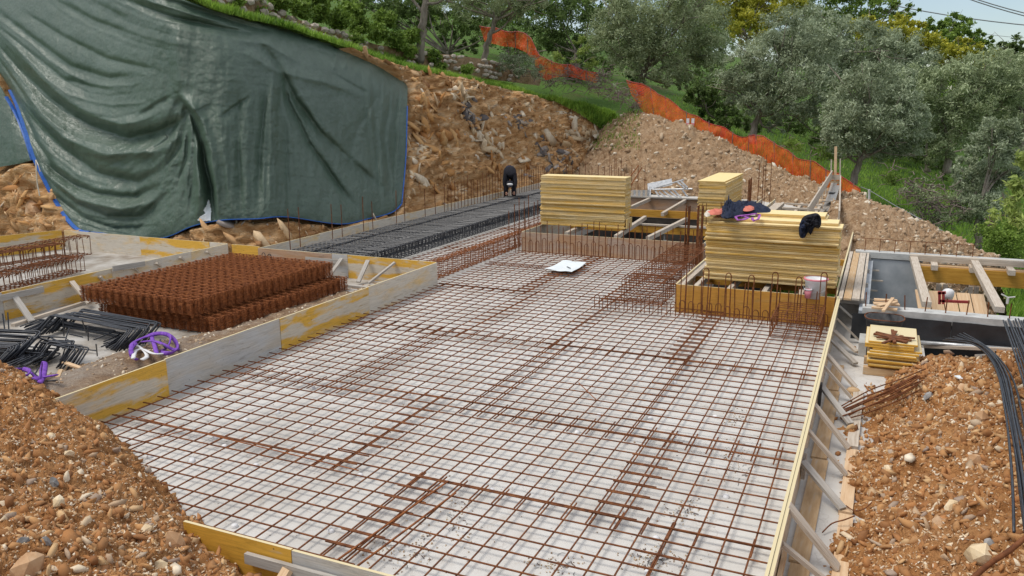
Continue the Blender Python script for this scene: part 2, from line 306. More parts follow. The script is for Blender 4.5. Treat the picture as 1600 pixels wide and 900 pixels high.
def beamobj(name, a, b, w, h, mat, parent=None, up=(0, 0, 1)):
    """a board or beam as an object of its own whose local x runs along it"""
    a = Vector([float(c) for c in a]); b = Vector([float(c) for c in b]); x = (b-a).normalized(); y = Vector(up).cross(x).normalized(); z = x.cross(y)
    L = (b-a).length; k = ('bx', round(L, 2), w, h, mat.name)
    if k not in BARC:
        V = []; q = min(w, h)*.06
        m = MB().box((0, 0, 0), (L, w, h)); BARC[k] = meshof('board', m.v, m.f, mat)
    return link(name, BARC[k], (a+b)/2, Matrix((x, y, z)).transposed().to_euler(), parent)

# catmull-rom resampling of a grid of control points (rows x cols x 3)
def resample(A, n):
    A = np.asarray(A, float); k = len(A); t = np.linspace(0, k-1, n); i = np.minimum(t.astype(int), k-2); f = (t-i).reshape((-1,)+(1,)*(A.ndim-1))
    p0 = A[np.maximum(i-1, 0)]; p1 = A[i]; p2 = A[i+1]; p3 = A[np.minimum(i+2, k-1)]
    return .5*((2*p1)+(-p0+p2)*f+(2*p0-5*p1+4*p2-p3)*f*f+(-p0+3*p1-3*p2+p3)*f**3)
def loftgrid(rows, nu, nv): g = resample(np.array(rows), nv); return np.swapaxes(resample(np.swapaxes(g, 0, 1), nu), 0, 1)   # nv x nu x 3
def gridfaces(nv, nu):
    i = np.arange(nv-1)[:, None]*nu+np.arange(nu-1)[None, :]; return np.stack([i, i+1, i+nu+1, i+nu], -1).reshape(-1, 4)
def normals(G):
    du = np.gradient(G, axis=1); dv = np.gradient(G, axis=0); n = np.cross(du, dv); return n/np.maximum(np.linalg.norm(n, axis=-1, keepdims=True), 1e-9)
def nz(P, s, oct=4, seed=0.):
    P = np.asarray(P).reshape(-1, 3); out = np.empty(len(P))
    for k, p in enumerate(P): out[k] = noise.fractal(Vector((p[0]*s+seed, p[1]*s, p[2]*s)), 1.0, 2.0, oct)
    return out
def gridobj(name, G, mat, smooth=True, uv=None): return link(name, meshof(name, G.reshape(-1, 3), gridfaces(G.shape[0], G.shape[1]), mat, smooth, uv))

# pebble / rock shards in bulk -------------------------------------------------
def ico():
    p = (1+5**.5)/2; v = np.array([(-1, p, 0), (1, p, 0), (-1, -p, 0), (1, -p, 0), (0, -1, p), (0, 1, p), (0, -1, -p), (0, 1, -p), (p, 0, -1), (p, 0, 1), (-p, 0, -1), (-p, 0, 1)], float)
    f = np.array([(0, 11, 5), (0, 5, 1), (0, 1, 7), (0, 7, 10), (0, 10, 11), (1, 5, 9), (5, 11, 4), (11, 10, 2), (10, 7, 6), (7, 1, 8), (3, 9, 4), (3, 4, 2), (3, 2, 6), (3, 6, 8), (3, 8, 9), (4, 9, 5), (2, 4, 11), (6, 2, 10), (8, 6, 7), (9, 8, 1)])
    return v/np.linalg.norm(v[0]), f
IV, IF = ico()
def randrot(n):
    q = rng.normal(size=(n, 4)); q /= np.linalg.norm(q, axis=1)[:, None]; w, x, y, z = q.T
    return np.stack([1-2*(y*y+z*z), 2*(x*y-z*w), 2*(x*z+y*w), 2*(x*y+z*w), 1-2*(x*x+z*z), 2*(y*z-x*w), 2*(x*z-y*w), 2*(y*z+x*w), 1-2*(x*x+y*y)], -1).reshape(n, 3, 3)
def stones(name, P, S, mat, flat=(.45, .9), jit=.3):
    n = len(P); V = IV[None]*(1+rng.uniform(-jit, jit, (n, 12, 1))); sc_ = np.stack([rng.uniform(.85, 1.75, n), rng.uniform(.5, 1., n), rng.uniform(*flat, n)], -1)
    V = V*sc_[:, None, :]*np.asarray(S)[:, None, None]; V = np.einsum('nij,nkj->nki', randrot(n), V)+np.asarray(P)[:, None, :]
    Fc = (IF[None]+12*np.arange(n)[:, None, None]).reshape(-1, 3)
    return tag(link(name, meshof(name, V.reshape(-1, 3), Fc, mat)), kind='stuff')
def sample_grid(G, n, w=None):
    """random points on a lofted surface with their normals"""
    nv, nu = G.shape[:2]; v = rng.uniform(0, nv-1.001, n); u = rng.uniform(0, nu-1.001, n); i = v.astype(int); j = u.astype(int); fv = (v-i)[:, None]; fu = (u-j)[:, None]
    P = G[i, j]*(1-fv)*(1-fu)+G[i+1, j]*fv*(1-fu)+G[i, j+1]*(1-fv)*fu+G[i+1, j+1]*fv*fu; return P, normals(G)[i, j]
def leaves(P, L, W, up=.3):
    """one small kite-shaped leaf face at each point"""
    n = len(P); d = rng.normal(size=(n, 3)); d[:, 2] += up; d /= np.linalg.norm(d, axis=1)[:, None]; e = rng.normal(size=(n, 3)); e -= d*(e*d).sum(1)[:, None]; e /= np.linalg.norm(e, axis=1)[:, None]
    L = (L*rng.uniform(.6, 1.3, n))[:, None]; W = (W*rng.uniform(.7, 1.2, n))[:, None]
    V = np.stack([P-d*L/2, P+e*W/2, P+d*L/2, P-e*W/2], 1).reshape(-1, 3); return V, np.arange(n*4).reshape(-1, 4)

# ================================================================== THE GROUND AND THE HILLSIDE
def rbf(pts, vals):
    X = np.array(pts, float); n = len(X); K = np.linalg.norm(X[:, None]-X[None], axis=-1); P = np.c_[np.ones(n), X]
    A = np.block([[K, P], [P.T, np.zeros((3, 3))]]); s = np.linalg.solve(A, np.r_[vals, 0, 0, 0])
    return lambda Q: np.linalg.norm(Q[:, None]-X[None], axis=-1)@s[:n]+s[n]+Q@s[n+1:]
gp = [(-14, 4, -3), (-8, 12, -3), (-2, 8, -2.5), (-8, 25, -3.2), (-2, 25, -3.2), (3, 17, -2.7), (5, 20, -2.8), (-12, 36, -3), (-5, 33, -3), (-30, 10, -3), (4, 8, -.6), (8, 5, -.8), (-5, -5, -.6), (-20, -5, -1), (20, -5, -3),
      (-13, 50, 1.2), (-11, 43.5, 1.7), (-8, 42.5, 1.1), (-5, 41, .0), (-2, 38, -1.0), (.5, 34, -1.7), (2.5, 28, -2.4), (5, 24, -3), (9, 30, -3.6), (10, 20, -3.6), (9, 45, -3.2), (0, 50, -1.2), (-6, 55, 1.6), (0, 70, -.5), (-16, 58, 3.4), (-20, 70, 5.5),
      (-25, 90, 7.5), (0, 100, 1.5), (20, 100, -2), (40, 60, -8), (60, 120, -8), (-60, 60, 14), (-60, 120, 16), (0, 160, 4), (60, 0, -9)]
gf = rbf([p[:2] for p in gp], [p[2] for p in gp])
def ground_grid(xs, ys):
    X, Y = np.meshgrid(xs, ys); Q = np.c_[X.ravel(), Y.ravel()]; Z = gf(Q); Z += .22*nz(np.c_[Q, np.zeros(len(Q))], .35, 4); return np.dstack([X, Y, Z.reshape(X.shape)])
xs = np.r_[np.linspace(-300, -32, 16), np.arange(-30, 16, .6), np.linspace(18, 300, 16)]; ys = np.r_[np.linspace(-60, -8, 6), np.arange(-5, 70, .6), np.linspace(73, 420, 20)]
GG = ground_grid(xs, ys); tag(gridobj('ground', GG, grassg), kind='structure')
def gz(x, y): return float(gf(np.array([[x, y]]))[0])

# the cutting: foot and lip of the excavated slope
foot = [(-40, 15.9, -.1), (-28, 16.3, -.1), (-21.5, 16.45, -.1), (-17.2, 16.5, -.1), (-15.0, 17.3, -.1), (-14.6, 20, -.1), (-14.65, 23.5, -.1), (-14.8, 28, -.1), (-14.9, 33, -.1), (-14.6, 38.5, -.1), (-13.4, 42, -.1), (-12, 44, -.1), (-11, 46, -.1)]
lip = [(-40, 21, 11.5), (-28, 20.2, 9.9), (-21.8, 18.9, 8.9), (-18.9, 17.9, 7.7), (-17.3, 18.2, 6.62), (-17, 21, 6.3), (-17, 24, 5.92), (-17, 28, 5.36), (-17, 33.5, 5.0), (-16.6, 39.5, 4.4), (-15.3, 43.6, 3.6), (-13.9, 46.6, 2.4), (-13.0, 48.5, 1.4)]
def back(P, dx, dy, dz): return [(p[0]+dx*(1 if i > 3 else .2), p[1]+dy*(1 if i < 4 else 0), p[2]+dz) for i, p in enumerate(P)]
mid1 = [tuple(np.array(a)*.7+np.array(b)*.3+np.array((-.28, .1, .35))) for a, b in zip(foot, lip)]; mid2 = [tuple(np.array(a)*.33+np.array(b)*.67+np.array((-.12, .05, .35))) for a, b in zip(foot, lip)]
CS = loftgrid([foot, mid1, mid2, lip], 150, 40)      # smooth cut surface
CUT = loftgrid([foot, mid1, mid2, lip], 620, 130); cn_ = normals(CUT)
if cn_[60, 300, 0] < 0: cn_ = -cn_
q = CUT.reshape(-1, 3); sh = np.c_[q[:, 0]+q[:, 2]*.5, q[:, 1]*.45-q[:, 2]*.6, q[:, 2]*1.5]
d = .34*nz(sh, .55, 5)+.20*(1-np.abs(nz(sh, 1.5, 4, 9))*2)*.6+.09*nz(sh, 4.5, 3, 3)
vq = np.c_[q[:, 0]*.9+q[:, 2]*.45, q[:, 1]*.8-q[:, 2]*.75, q[:, 2]*.55+q[:, 1]*.3]
def vor(P, s_): return np.array([(lambda r: r[0][1]-r[0][0])(noise.voronoi(Vector(p)*s_)) for p in P])
d += .30*np.minimum(vor(vq, .8), .5)+.17*np.minimum(vor(vq+3.3, 1.9), .5)
fade = np.ones(CUT.shape[:2]); fade[:6] = np.linspace(0, 1, 6)[:, None]; fade[-10:] = np.linspace(1, .25, 10)[:, None]
TPOLY = [(-60, -300), (-60, 268), (0, 264), (54, 254), (60, 260), (115, 352), (158, 366), (246, 376), (302, 355), (345, 346), (448, 341), (530, 352), (612, 334), (630, 318), (638, 129), (604, 104), (510, 60), (408, 28), (280, -10), (262, -300)]
def inpoly(px, py, poly):
    ins = np.zeros(px.shape, bool); n = len(poly)
    for i in range(n):
        x0, y0 = poly[i]; x1, y1 = poly[(i+1) % n]; c = ((y0 > py) != (y1 > py)) & (px < (x1-x0)*(py-y0)/(y1-y0+1e-12)+x0); ins ^= c
    return ins
uvp = pj(CUT); under = inpoly(uvp[..., 0], uvp[..., 1], TPOLY).astype(float)     # rock pressed back where the tarpaulin lies on it
for _ in range(3):
    P_ = np.pad(under, 1, mode='edge'); under = (P_[1:-1, 1:-1]+P_[:-2, 1:-1]+P_[2:, 1:-1]+P_[1:-1, :-2]+P_[1:-1, 2:])/5
dd = d.reshape(CUT.shape[:2])*fade; dd = dd*(1-under)+(dd*.15-.42)*under
CUT = CUT+cn_*dd[..., None]
tag(gridobj('cut_slope', CUT, cut_rock, False), kind='structure')
# terrace above the lip, rising to the wooded hill
t1 = back(lip, -1.5, .8, .22); t2 = back(lip, -3.0, 1.6, .45); t3 = [(p[0]-3.4*(1 if i > 3 else .3), p[1]+(2.2 if i < 4 else .2), p[2]+.9) for i, p in enumerate(lip)]
t4 = [(p[0]-6, p[1]+(4 if i < 4 else 1), p[2]+2.3-.1*i) for i, p in enumerate(lip)]; t5 = [(p[0]-16, p[1]+(8 if i < 4 else 3), p[2]+5-.25*i) for i, p in enumerate(lip)]; t6 = [(p[0]-60, p[1]+20, p[2]+14-.5*i) for i, p in enumerate(lip)]
TER = loftgrid([lip, t1, t2, t3, t4, t5, t6], 260, 110); q = TER.reshape(-1, 3); dz = (.10*nz(q, .9, 4)+.05*nz(q, 3, 3, 5)).reshape(TER.shape[:2]); dz[:2] *= .3; TER[..., 2] += dz
tag(gridobj('terrace', TER, grassg), kind='structure')
# soil lip hanging over the cut
bv = BVHTree.FromPolygons([tuple(p) for p in CS.reshape(-1, 3)], [tuple(f) for f in gridfaces(*CS.shape[:2])])
bvc = BVHTree.FromPolygons([tuple(p) for p in CUT.reshape(-1, 3)], [tuple(int(a) for a in f) for f in gridfaces(*CUT.shape[:2])])
bvt = BVHTree.FromPolygons([tuple(p) for p in TER.reshape(-1, 3)], [tuple(int(a) for a in f) for f in gridfaces(*TER.shape[:2])])
bvg = BVHTree.FromPolygons([tuple(p) for p in GG.reshape(-1, 3)], [tuple(int(a) for a in f) for f in gridfaces(*GG.shape[:2])])
def cast(b, px, py):
    d = ray(px, py); h = b.ray_cast(Vector((0, 0, CZ)), Vector(d).normalized()); return None if h[0] is None else np.array(h[0])

# concrete blinding, in plates round the two openings
PL = MB()
def plate(x0, x1, y0, y1, top=-.06, th=.3): PL.box(((x0+x1)/2, (y0+y1)/2, top-th/2), (x1-x0, y1-y0, th))
plate(-9.3, .9, 2.5, 15.0); plate(-9.3, -.0, 15.0, 15.62); plate(-14.7, -9.3, 16.6, 36.4)
plate(-9.3, -9.0, 15.62, 36.4); plate(-9.0, -3.95, 15.62, 20.72); plate(-3.95, -3.5, 15.62, 36.4); plate(-9.0, -3.95, 31.6, 36.4); plate(-3.5, .0, 31.6, 36.4); plate(-.58, .0, 15.62, 31.6)
tag(PL.build('concrete_slab', concrete), kind='structure'); PL = MB(); plate(-26, -9.3, -2, 16.6); tag(PL.build('storage_ground', stained), kind='structure')
b = MB(); b.box((-6.5, 26, -2.9), (5.6, 11.4, .1)); b.box((-2, 23.8, -2.9), (3.4, 16.2, .1)); tag(b.build('shade_dark_floor', void_shade), kind='structure')
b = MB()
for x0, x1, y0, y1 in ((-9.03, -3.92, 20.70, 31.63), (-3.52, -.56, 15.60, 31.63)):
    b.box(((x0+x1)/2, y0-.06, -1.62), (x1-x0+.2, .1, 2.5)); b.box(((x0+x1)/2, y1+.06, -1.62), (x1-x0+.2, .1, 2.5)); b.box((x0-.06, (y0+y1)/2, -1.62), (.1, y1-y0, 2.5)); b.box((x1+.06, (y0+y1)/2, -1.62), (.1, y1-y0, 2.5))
tag(b.build('basement_wall', void_shade), kind='structure')  # opening walls coloured dark to paint in the shade inside

# storage side: a strip of dirt along the left formwork
rows = [[Wz(x, y, -.055) for x, y in ((60, 640), (150, 590), (230, 575), (330, 548), (420, 500), (500, 470), (600, 438))]]
rows = [[(-9.1, y, -.05) for y in (6.2, 8, 9.5, 11, 12.5, 14, 15.6)], [(-9.6, y, .06) for y in (6.2, 8, 9.5, 11, 12.5, 14, 15.6)], [(-10.4, 6.2, .10), (-10.6, 8, .12), (-10.6, 9.5, .12), (-10.3, 11, .06), (-10.3, 12.5, .03), (-10.2, 14, .01), (-10, 15.6, -.03)], [(-11.3, 6.2, -.06), (-11.5, 8, -.07), (-11.3, 9.5, -.07), (-11.0, 11, -.07), (-11, 12.5, -.07), (-10.9, 14, -.07), (-10.6, 15.6, -.07)]]
DS = loftgrid(rows, 160, 40); DS[..., 2] += (.05*nz(DS, 2.5, 5)).reshape(DS.shape[:2]); tag(gridobj('dirt_strip', DS, soil_y), kind='structure')
P, _ = sample_grid(DS, 900); stones('dirt_strip_stones', P, rng.uniform(.008, .035, 900), stone_b)

# ------------------------------------------------------------------ spoil heaps
def heap(name, G, mat, amp, seed, label=None):
    n = normals(G); n = np.where(n[..., 2:3] < 0, -n, n); q = G.reshape(-1, 3)
    d = amp*(.8*nz(q, 1.1, 4, seed)+.55*nz(q, 3.2, 4, seed+5)+.6*nz(q, 9, 4, seed+8)); d = d+amp*.35*np.abs(nz(q, 5.5, 3, seed+2)); G = G+n*d.reshape(G.shape[:2])[..., None]
    gridobj(name, G, mat, True).update_tag(); o = COL.objects[-1]; return o, G
# left foreground mound
def wz(L): return [tuple(Wz(*p)) for p in L]
rows = [wz([(-160, 540, -.1), (-60, 560, -.1), (30, 588, -.1), (95, 628, -.1), (180, 685, -.1), (238, 748, -.1), (305, 818, -.1), (375, 890, -.1), (450, 965, -.1)]),
        wz([(-160, 520, .75), (-60, 550, .72), (10, 585, .66), (65, 625, .62), (140, 680, .55), (200, 745, .5), (272, 822, .42), (335, 893, .36), (400, 960, .3)]),
        wz([(-160, 600, .95), (-80, 640, .92), (0, 680, .88), (50, 715, .84), (110, 765, .78), (165, 815, .72), (225, 870, .64), (280, 930, .55), (340, 1000, .45)]),
        wz([(-160, 720, 1.15), (-100, 760, 1.1), (-30, 800, 1.05), (20, 835, 1.0), (75, 880, .95), (125, 925, .88), (180, 970, .8), (235, 1020, .7), (290, 1080, .6)]),
        wz([(-300, 900, 1.2), (-200, 950, 1.2), (-120, 1000, 1.2), (-60, 1040, 1.1), (0, 1080, 1.05), (50, 1120, 1.0), (110, 1170, .9), (170, 1230, .8), (220, 1300, .7)])]
o, LM = heap('earth_mound', loftgrid(rows, 260, 170), soil_o, .085, 1.)
tag(o, 'orange earth mound full of broken stone in the lower left corner', 'earth mound')
n = 15000; P, _ = sample_grid(LM, n); S = .006+.05*rng.random(n)**9; stones('mound_rubble', P, S, stone_o, (.25, .6), .5)
n = 380; P, _ = sample_grid(LM, n); stones('mound_rubble', P, rng.uniform(.03, .065, n), stone_o, (.3, .7), .4)
# right mound, leaning over the blinding towards the black wall
X, Y = np.meshgrid(np.linspace(-.25, 6.5, 260), np.linspace(1.5, 14.6, 330))
edge = .12+.12*np.sin(Y*1.3)+.10*np.sin(Y*3.1+1)+np.clip((Y-11.2)*.16, 0, 1)-np.clip(8.2-Y, 0, 5)*.07
a = (X-edge)*.62; b_ = (13.75-Y+.12*np.sin(X*3)+np.clip(X-1.5, 0, 2)*.4)*.5; c_ = 1.15+.1*np.sin(X*1.7+Y)
Z = -np.log(np.exp(-5*a)+np.exp(-5*b_)+np.exp(-5*c_))/5; Z = np.maximum(Z, -.12)
o, RM = heap('spoil_mound', np.dstack([X, Y, Z-.02]), soil_o, .095, 20.)
tag(o, 'orange-brown earth and rock mound right of the raking braces', 'earth mound')
m_ = RM[..., 2] > .0; n = 105000; P, _ = sample_grid(RM, n); k = (P[:, 2] > -.03) & (P[:, 1] > 5.5) & (P[:, 0] < 3.6-.0*P[:, 1]) & (P[:, 0] < .6+.2*P[:, 1]); P = P[k]; S = .007+.058*rng.random(len(P))**9; stones('mound_rubble', P, S, stone_o, (.25, .6), .5)
P, _ = sample_grid(RM, 700); P = P[(P[:, 2] > .05) & (P[:, 1] > 5)]; stones('mound_rubble', P, rng.uniform(.03, .065, len(P)), stone_o, (.3, .6), .5)
stone_p = m_stone('pale_chip', [(0, (.5, .3, .15)), (.4, (.66, .46, .27)), (.75, (.78, .62, .42)), (1, (.86, .78, .64))])
P, _ = sample_grid(LM, 9000); stones('pale_chips', P+np.array((0, 0, .004)), rng.uniform(.006, .016, len(P)), stone_p, (.25, .5), .5)
P, _ = sample_grid(RM, 45000); P = P[(P[:, 2] > -.02) & (P[:, 1] > 5.5) & (P[:, 0] < 3.6)]; stones('pale_chips', P+np.array((0, 0, .004)), rng.uniform(.007, .02, len(P)), stone_p, (.25, .5), .5)
# loose stones spilled on the concrete beside the mound
n = 260; yy = rng.uniform(6, 12.5, n); xx = .05+rng.exponential(.12, n)*-1+.15+.06*rng.normal(size=n); stones('spilled_stones', np.c_[np.clip(xx, -.35, .4), yy, np.full(n, -.045)], rng.uniform(.006, .035, n), stone_o)
# spoil bank at the back of the site
fr = [(-15.6, 41.0, -.1), (-13.4, 38.9, -.1), (-11.2, 37.4, -.1), (-9, 36.4, -.1), (-6.4, 36.2, -.1), (-3.6, 34.8, -.1), (-1.5, 32.2, -.1), (.3, 31, -.6)]
rd = [tuple(Wy(*p)) for p in ((942, 205, 44.5), (972, 184, 43.5), (1010, 182, 42.5), (1085, 204, 41), (1160, 236, 40), (1230, 272, 38.5), (1300, 298, 36.5), (1350, 312, 35))]
md = [tuple((np.array(a)*.5+np.array(b)*.5)+np.array((0, -.2, .12))) for a, b in zip(fr, rd)]; bk = [(p[0]+.2, p[1]+1.8, p[2]-.9) for p in rd]; bk2 = [(p[0]+.4, p[1]+4, p[2]-2.2) for p in rd]
o, SB = heap('spoil_bank', loftgrid([fr, md, rd, bk, bk2], 240, 120), soil_b, .22, 40.)
tag(o, 'long brown spoil bank strewn with pale stones below the orange netting', 'earth mound')
n = 8000; P, _ = sample_grid(SB, n); S = .02+.13*rng.random(n)**8; stones('bank_rubble', P, S, stone_b)
# second heap behind the basement wall on the right
fr = [(-1.2, 21.6, -.4), (-.2, 21.2, -.2), (.9, 21.2, -.35), (1.5, 22.3, -.6), (2.2, 23.4, -1.2), (3, 24.2, -2.0)]
rd = [tuple(Wy(*p)) for p in ((1300, 318, 27.5), (1345, 312, 27), (1400, 330, 26.2), (1450, 350, 25.6), (1500, 374, 24.8), (1560, 402, 24.4))]
md = [tuple((np.array(a)*.5+np.array(b)*.5)+np.array((0, -.15, .08))) for a, b in zip(fr, rd)]; bk = [(p[0]+.3, p[1]+1.2, p[2]-.9) for p in rd]; bk2 = [(p[0]+.8, p[1]+3, p[2]-2.4) for p in rd]
o, SH = heap('spoil_heap', loftgrid([fr, md, rd, bk, bk2], 200, 110), soil_b, .12, 60.)
tag(o, 'triangular brown spoil heap with pale stones behind the grey basement wall', 'earth mound')
n = 5200; P, _ = sample_grid(SH, n); S = .014+.08*rng.random(n)**7; stones('heap_rubble', P, S, stone_b)
# shards of rock standing out of the cut face
n = 3600; P, nn = sample_grid(CUT, n); uvp = pj(P); k = ~inpoly(uvp[:, 0], uvp[:, 1], TPOLY); P = P[k]; S = .02+.08*rng.random(len(P))**3; stones('cliff_rubble', P, S, stone_r, (.25, .6), .42)
pts = []; ss = []
for px, py, k, sp in ((725, 155, 26, 16), (745, 200, 16, 14), (765, 225, 12, 12), (655, 170, 10, 14), (905, 215, 26, 22), (880, 245, 22, 20), (930, 205, 18, 14), (800, 190, 16, 40), (700, 260, 12, 26), (660, 240, 16, 22), (930, 240, 18, 26), (20, 320, 16, 26), (90, 300, 10, 20)):
    for _ in range(k):
        h = cast(bvc, px+rng.normal()*sp*.5, py+rng.normal()*sp*.5)
        if h is not None and rng.random() < .45: pts.append(h); ss.append(rng.uniform(.06, .16))
stones('cliff_rubble', np.array(pts), np.array(ss), stone_r, (.2, .5), .4)
def shards(name, P, S, mat, NN):
    n = len(P); V = IV[None]*(1+rng.uniform(-.35, .3, (n, 12, 1))); V = V*np.stack([rng.uniform(1.5, 3.4, n), rng.uniform(.5, 1.1, n), rng.uniform(.15, .38, n)], -1)[:, None, :]*np.asarray(S)[:, None, None]
    z = np.asarray(NN)+rng.normal(size=(n, 3))*.22; z /= np.linalg.norm(z, axis=1)[:, None]; x = np.array((.1, -.75, .65))+rng.normal(size=(n, 3))*.22; x -= z*(x*z).sum(1)[:, None]; x /= np.linalg.norm(x, axis=1)[:, None]; y = np.cross(z, x)
    V = V[..., :1]*x[:, None]+V[..., 1:2]*y[:, None]+V[..., 2:]*z[:, None]+(np.asarray(P)-z*(np.asarray(S)*.13)[:, None])[:, None, :]
    return tag(link(name, meshof(name, V.reshape(-1, 3), (IF[None]+12*np.arange(n)[:, None, None]).reshape(-1, 3), mat)), kind='stuff')
P, nn = sample_grid(CUT[8:], 1900); uvp = pj(P); k = ~inpoly(uvp[:, 0], uvp[:, 1], TPOLY) & (P[:, 1] > 14); P = P[k]; nn = nn[k]; nn = np.where((nn[:, :1] < 0) & (np.abs(nn[:, :1]) > np.abs(nn[:, 1:2])), -nn, nn); shards('cliff_shards', P, .03+.16*rng.random(len(P))**2, stone_r, nn)
def cluster(px, py, spx, spy, n, s0, s1, mat, name):
    n = int(n*1.1); s0, s1 = s0*.75, s1*.95
    P = []; Q = []
    for _ in range(n):
        h = bvc.ray_cast(Vector((0, 0, CZ)), Vector(ray(px+rng.normal()*spx, py+rng.normal()*spy)).normalized())
        if h[0] is not None: P.append(h[0]); Q.append(h[1] if h[1].x > 0 or h[1].y < 0 else -h[1])
    if P: shards(name, np.array(P), rng.uniform(s0, s1, len(P)), mat, np.array(Q))
vein_c = m_stone('cream_vein', [(0, (.52, .37, .2)), (.5, (.68, .54, .36)), (1, (.8, .7, .54))]); vein_g = m_stone('grey_vein', [(0, (.06, .06, .068)), (.5, (.15, .145, .15)), (.8, (.3, .27, .25)), (1, (.42, .38, .34))]); vein_o = m_stone('ochre_vein', [(0, (.4, .17, .05)), (.5, (.56, .28, .09)), (1, (.66, .4, .17))])
for a in ((722, 150, 9, 8, 16, .16, .34, vein_c), (733, 172, 7, 7, 12, .10, .22, vein_g), (742, 190, 7, 8, 12, .10, .22, vein_g), (748, 212, 6, 7, 9, .14, .28, vein_c), (765, 220, 9, 8, 14, .14, .3, vein_c), (810, 196, 9, 8, 14, .10, .22, vein_g), (800, 235, 14, 12, 10, .16, .3, vein_c), (905, 215, 14, 12, 14, .2, .4, vein_c), (880, 250, 14, 10, 12, .12, .26, vein_g), (930, 228, 12, 12, 12, .18, .34, vein_c), (850, 235, 10, 14, 10, .18, .32, vein_g),
          (665, 190, 10, 30, 22, .14, .3, vein_o), (690, 240, 14, 30, 20, .14, .3, vein_o), (650, 250, 8, 30, 16, .12, .26, vein_c), (780, 260, 20, 14, 12, .14, .28, vein_o), (830, 170, 30, 14, 14, .14, .26, vein_c), (900, 180, 14, 12, 12, .14, .26, vein_c), (25, 300, 22, 18, 8, .10, .18, vein_o), (60, 330, 22, 14, 10, .12, .24, vein_o)): cluster(*a, 'rock_vein')
# individual boulders that stand out
ROCKS = {}
def rock(px, py, on, size, col, label, group=None, sq=(1, .8, .65)):
    h = on(px, py)
    if h is None: print('rock miss', px, py); return
    bmV = IV*(1+rng.uniform(-.25, .2, (12, 1)))*np.array(sq)*size; V = bmV@randrot(1)[0].T
    # one subdivision with noise for broken faces
    ed = {}; VV = [tuple(v) for v in V]; FF = []
    def mp(a, b):
        k = (min(a, b), max(a, b))
        if k not in ed: ed[k] = len(VV); VV.append(tuple((np.array(VV[a])+np.array(VV[b]))/2*rng.uniform(.95, 1.12)))
        return ed[k]
    for a, b, c in IF: x, y, z = mp(a, b), mp(b, c), mp(c, a); FF += [(a, x, z), (b, y, x), (c, z, y), (x, y, z)]
    o = link('rock', meshof('rock', VV, FF, col), h+np.array((0, 0, size*.12))); tag(o, label, 'rock', group)
rk_cream = simple('cream_rock', [(.3, (.5, .36, .2)), (.5, (.66, .52, .33)), (.75, (.76, .66, .5))], 5, .85, bs=.6, bd=.02)
rk_tan = simple('tan_rock', [(.3, (.36, .19, .09)), (.5, (.5, .31, .17)), (.75, (.6, .44, .3))], 5, .85, bs=.6, bd=.02)
rk_grey = simple('grey_rock', [(.3, (.13, .125, .12)), (.5, (.26, .25, .24)), (.75, (.42, .40, .38))], 5, .8, bs=.6, bd=.02)
bvl = BVHTree.FromPolygons([tuple(p) for p in LM.reshape(-1, 3)], [tuple(int(a) for a in f) for f in gridfaces(*LM.shape[:2])])
bvr = BVHTree.FromPolygons([tuple(p) for p in RM.reshape(-1, 3)], [tuple(int(a) for a in f) for f in gridfaces(*RM.shape[:2])])
onl = lambda x, y: cast(bvl, x, y); onr = lambda x, y: cast(bvr, x, y); onc = lambda x, y: cast(bvc, x, y)
for a in ((318, 848, onl, .10, rk_cream, 'blocky cream rock at the lower right edge of the left mound'), (272, 850, onl, .11, rk_tan, 'upright tan slab of rock on the left mound beside the cream block'),
          (230, 828, onl, .055, rk_cream, 'small yellowish stone in the lower middle of the left mound'), (300, 832, onl, .05, rk_cream, 'rounded cream stone above the cream block of the left mound'),
          (108, 710, onl, .055, rk_cream, 'white flat stone high on the left mound'), (80, 683, onl, .06, rk_cream, 'white stone at the crest of the left mound'), (92, 787, onl, .065, rk_cream, 'pale split stone in the middle of the left mound'),
          (85, 755, onl, .06, rk_grey, 'grey flat stone halfway up the left mound'), (36, 848, onl, .05, rk_grey, 'blue-grey pebble low on the left mound at the frame edge side'), (72, 848, onl, .045, rk_grey, 'small grey pebble low on the left mound right of the blue-grey one'),
          (45, 893, onl, .12, rk_tan, 'broad tan rock at the very bottom of the left mound'), (250, 885, onl, .06, rk_cream, 'pale stone at the bottom edge of the left mound'),
          (1532, 870, onr, .13, rk_cream, 'large cream boulder low on the right mound'), (1547, 852, onr, .07, rk_grey, 'dark grey stone resting against the large cream boulder'), (1487, 795, onr, .10, rk_cream, 'yellowish rock in the middle of the right mound'),
          (1470, 822, onr, .11, rk_tan, 'brown rock just below the yellowish rock on the right mound'), (1418, 568, onr, .11, rk_tan, 'tan boulder at the left end of the right mound crest beside the panel pile'), (1522, 722, onr, .10, rk_tan, 'angular tan rock high on the right mound'),
          (1507, 610, onr, .11, rk_tan, 'tan rock with a hollow near the top of the right mound'), (1450, 620, onr, .08, rk_grey, 'white-grey rock in the upper middle of the right mound'), (1570, 545, onr, .12, rk_tan, 'orange boulder by the black bars at the top right'),
          (1345, 697, onr, .10, rk_tan, 'tan rock at the left foot of the right mound near the braces'), (1388, 735, onr, .07, rk_cream, 'oval cream stone left of centre on the right mound'), (1535, 655, onr, .09, rk_tan, 'tan rock at the right end of the upper mound'),
          (52, 330, onc, .35, rk_tan, 'rounded tan rock at the left under the hanging tarpaulin')):
    rock(*a)

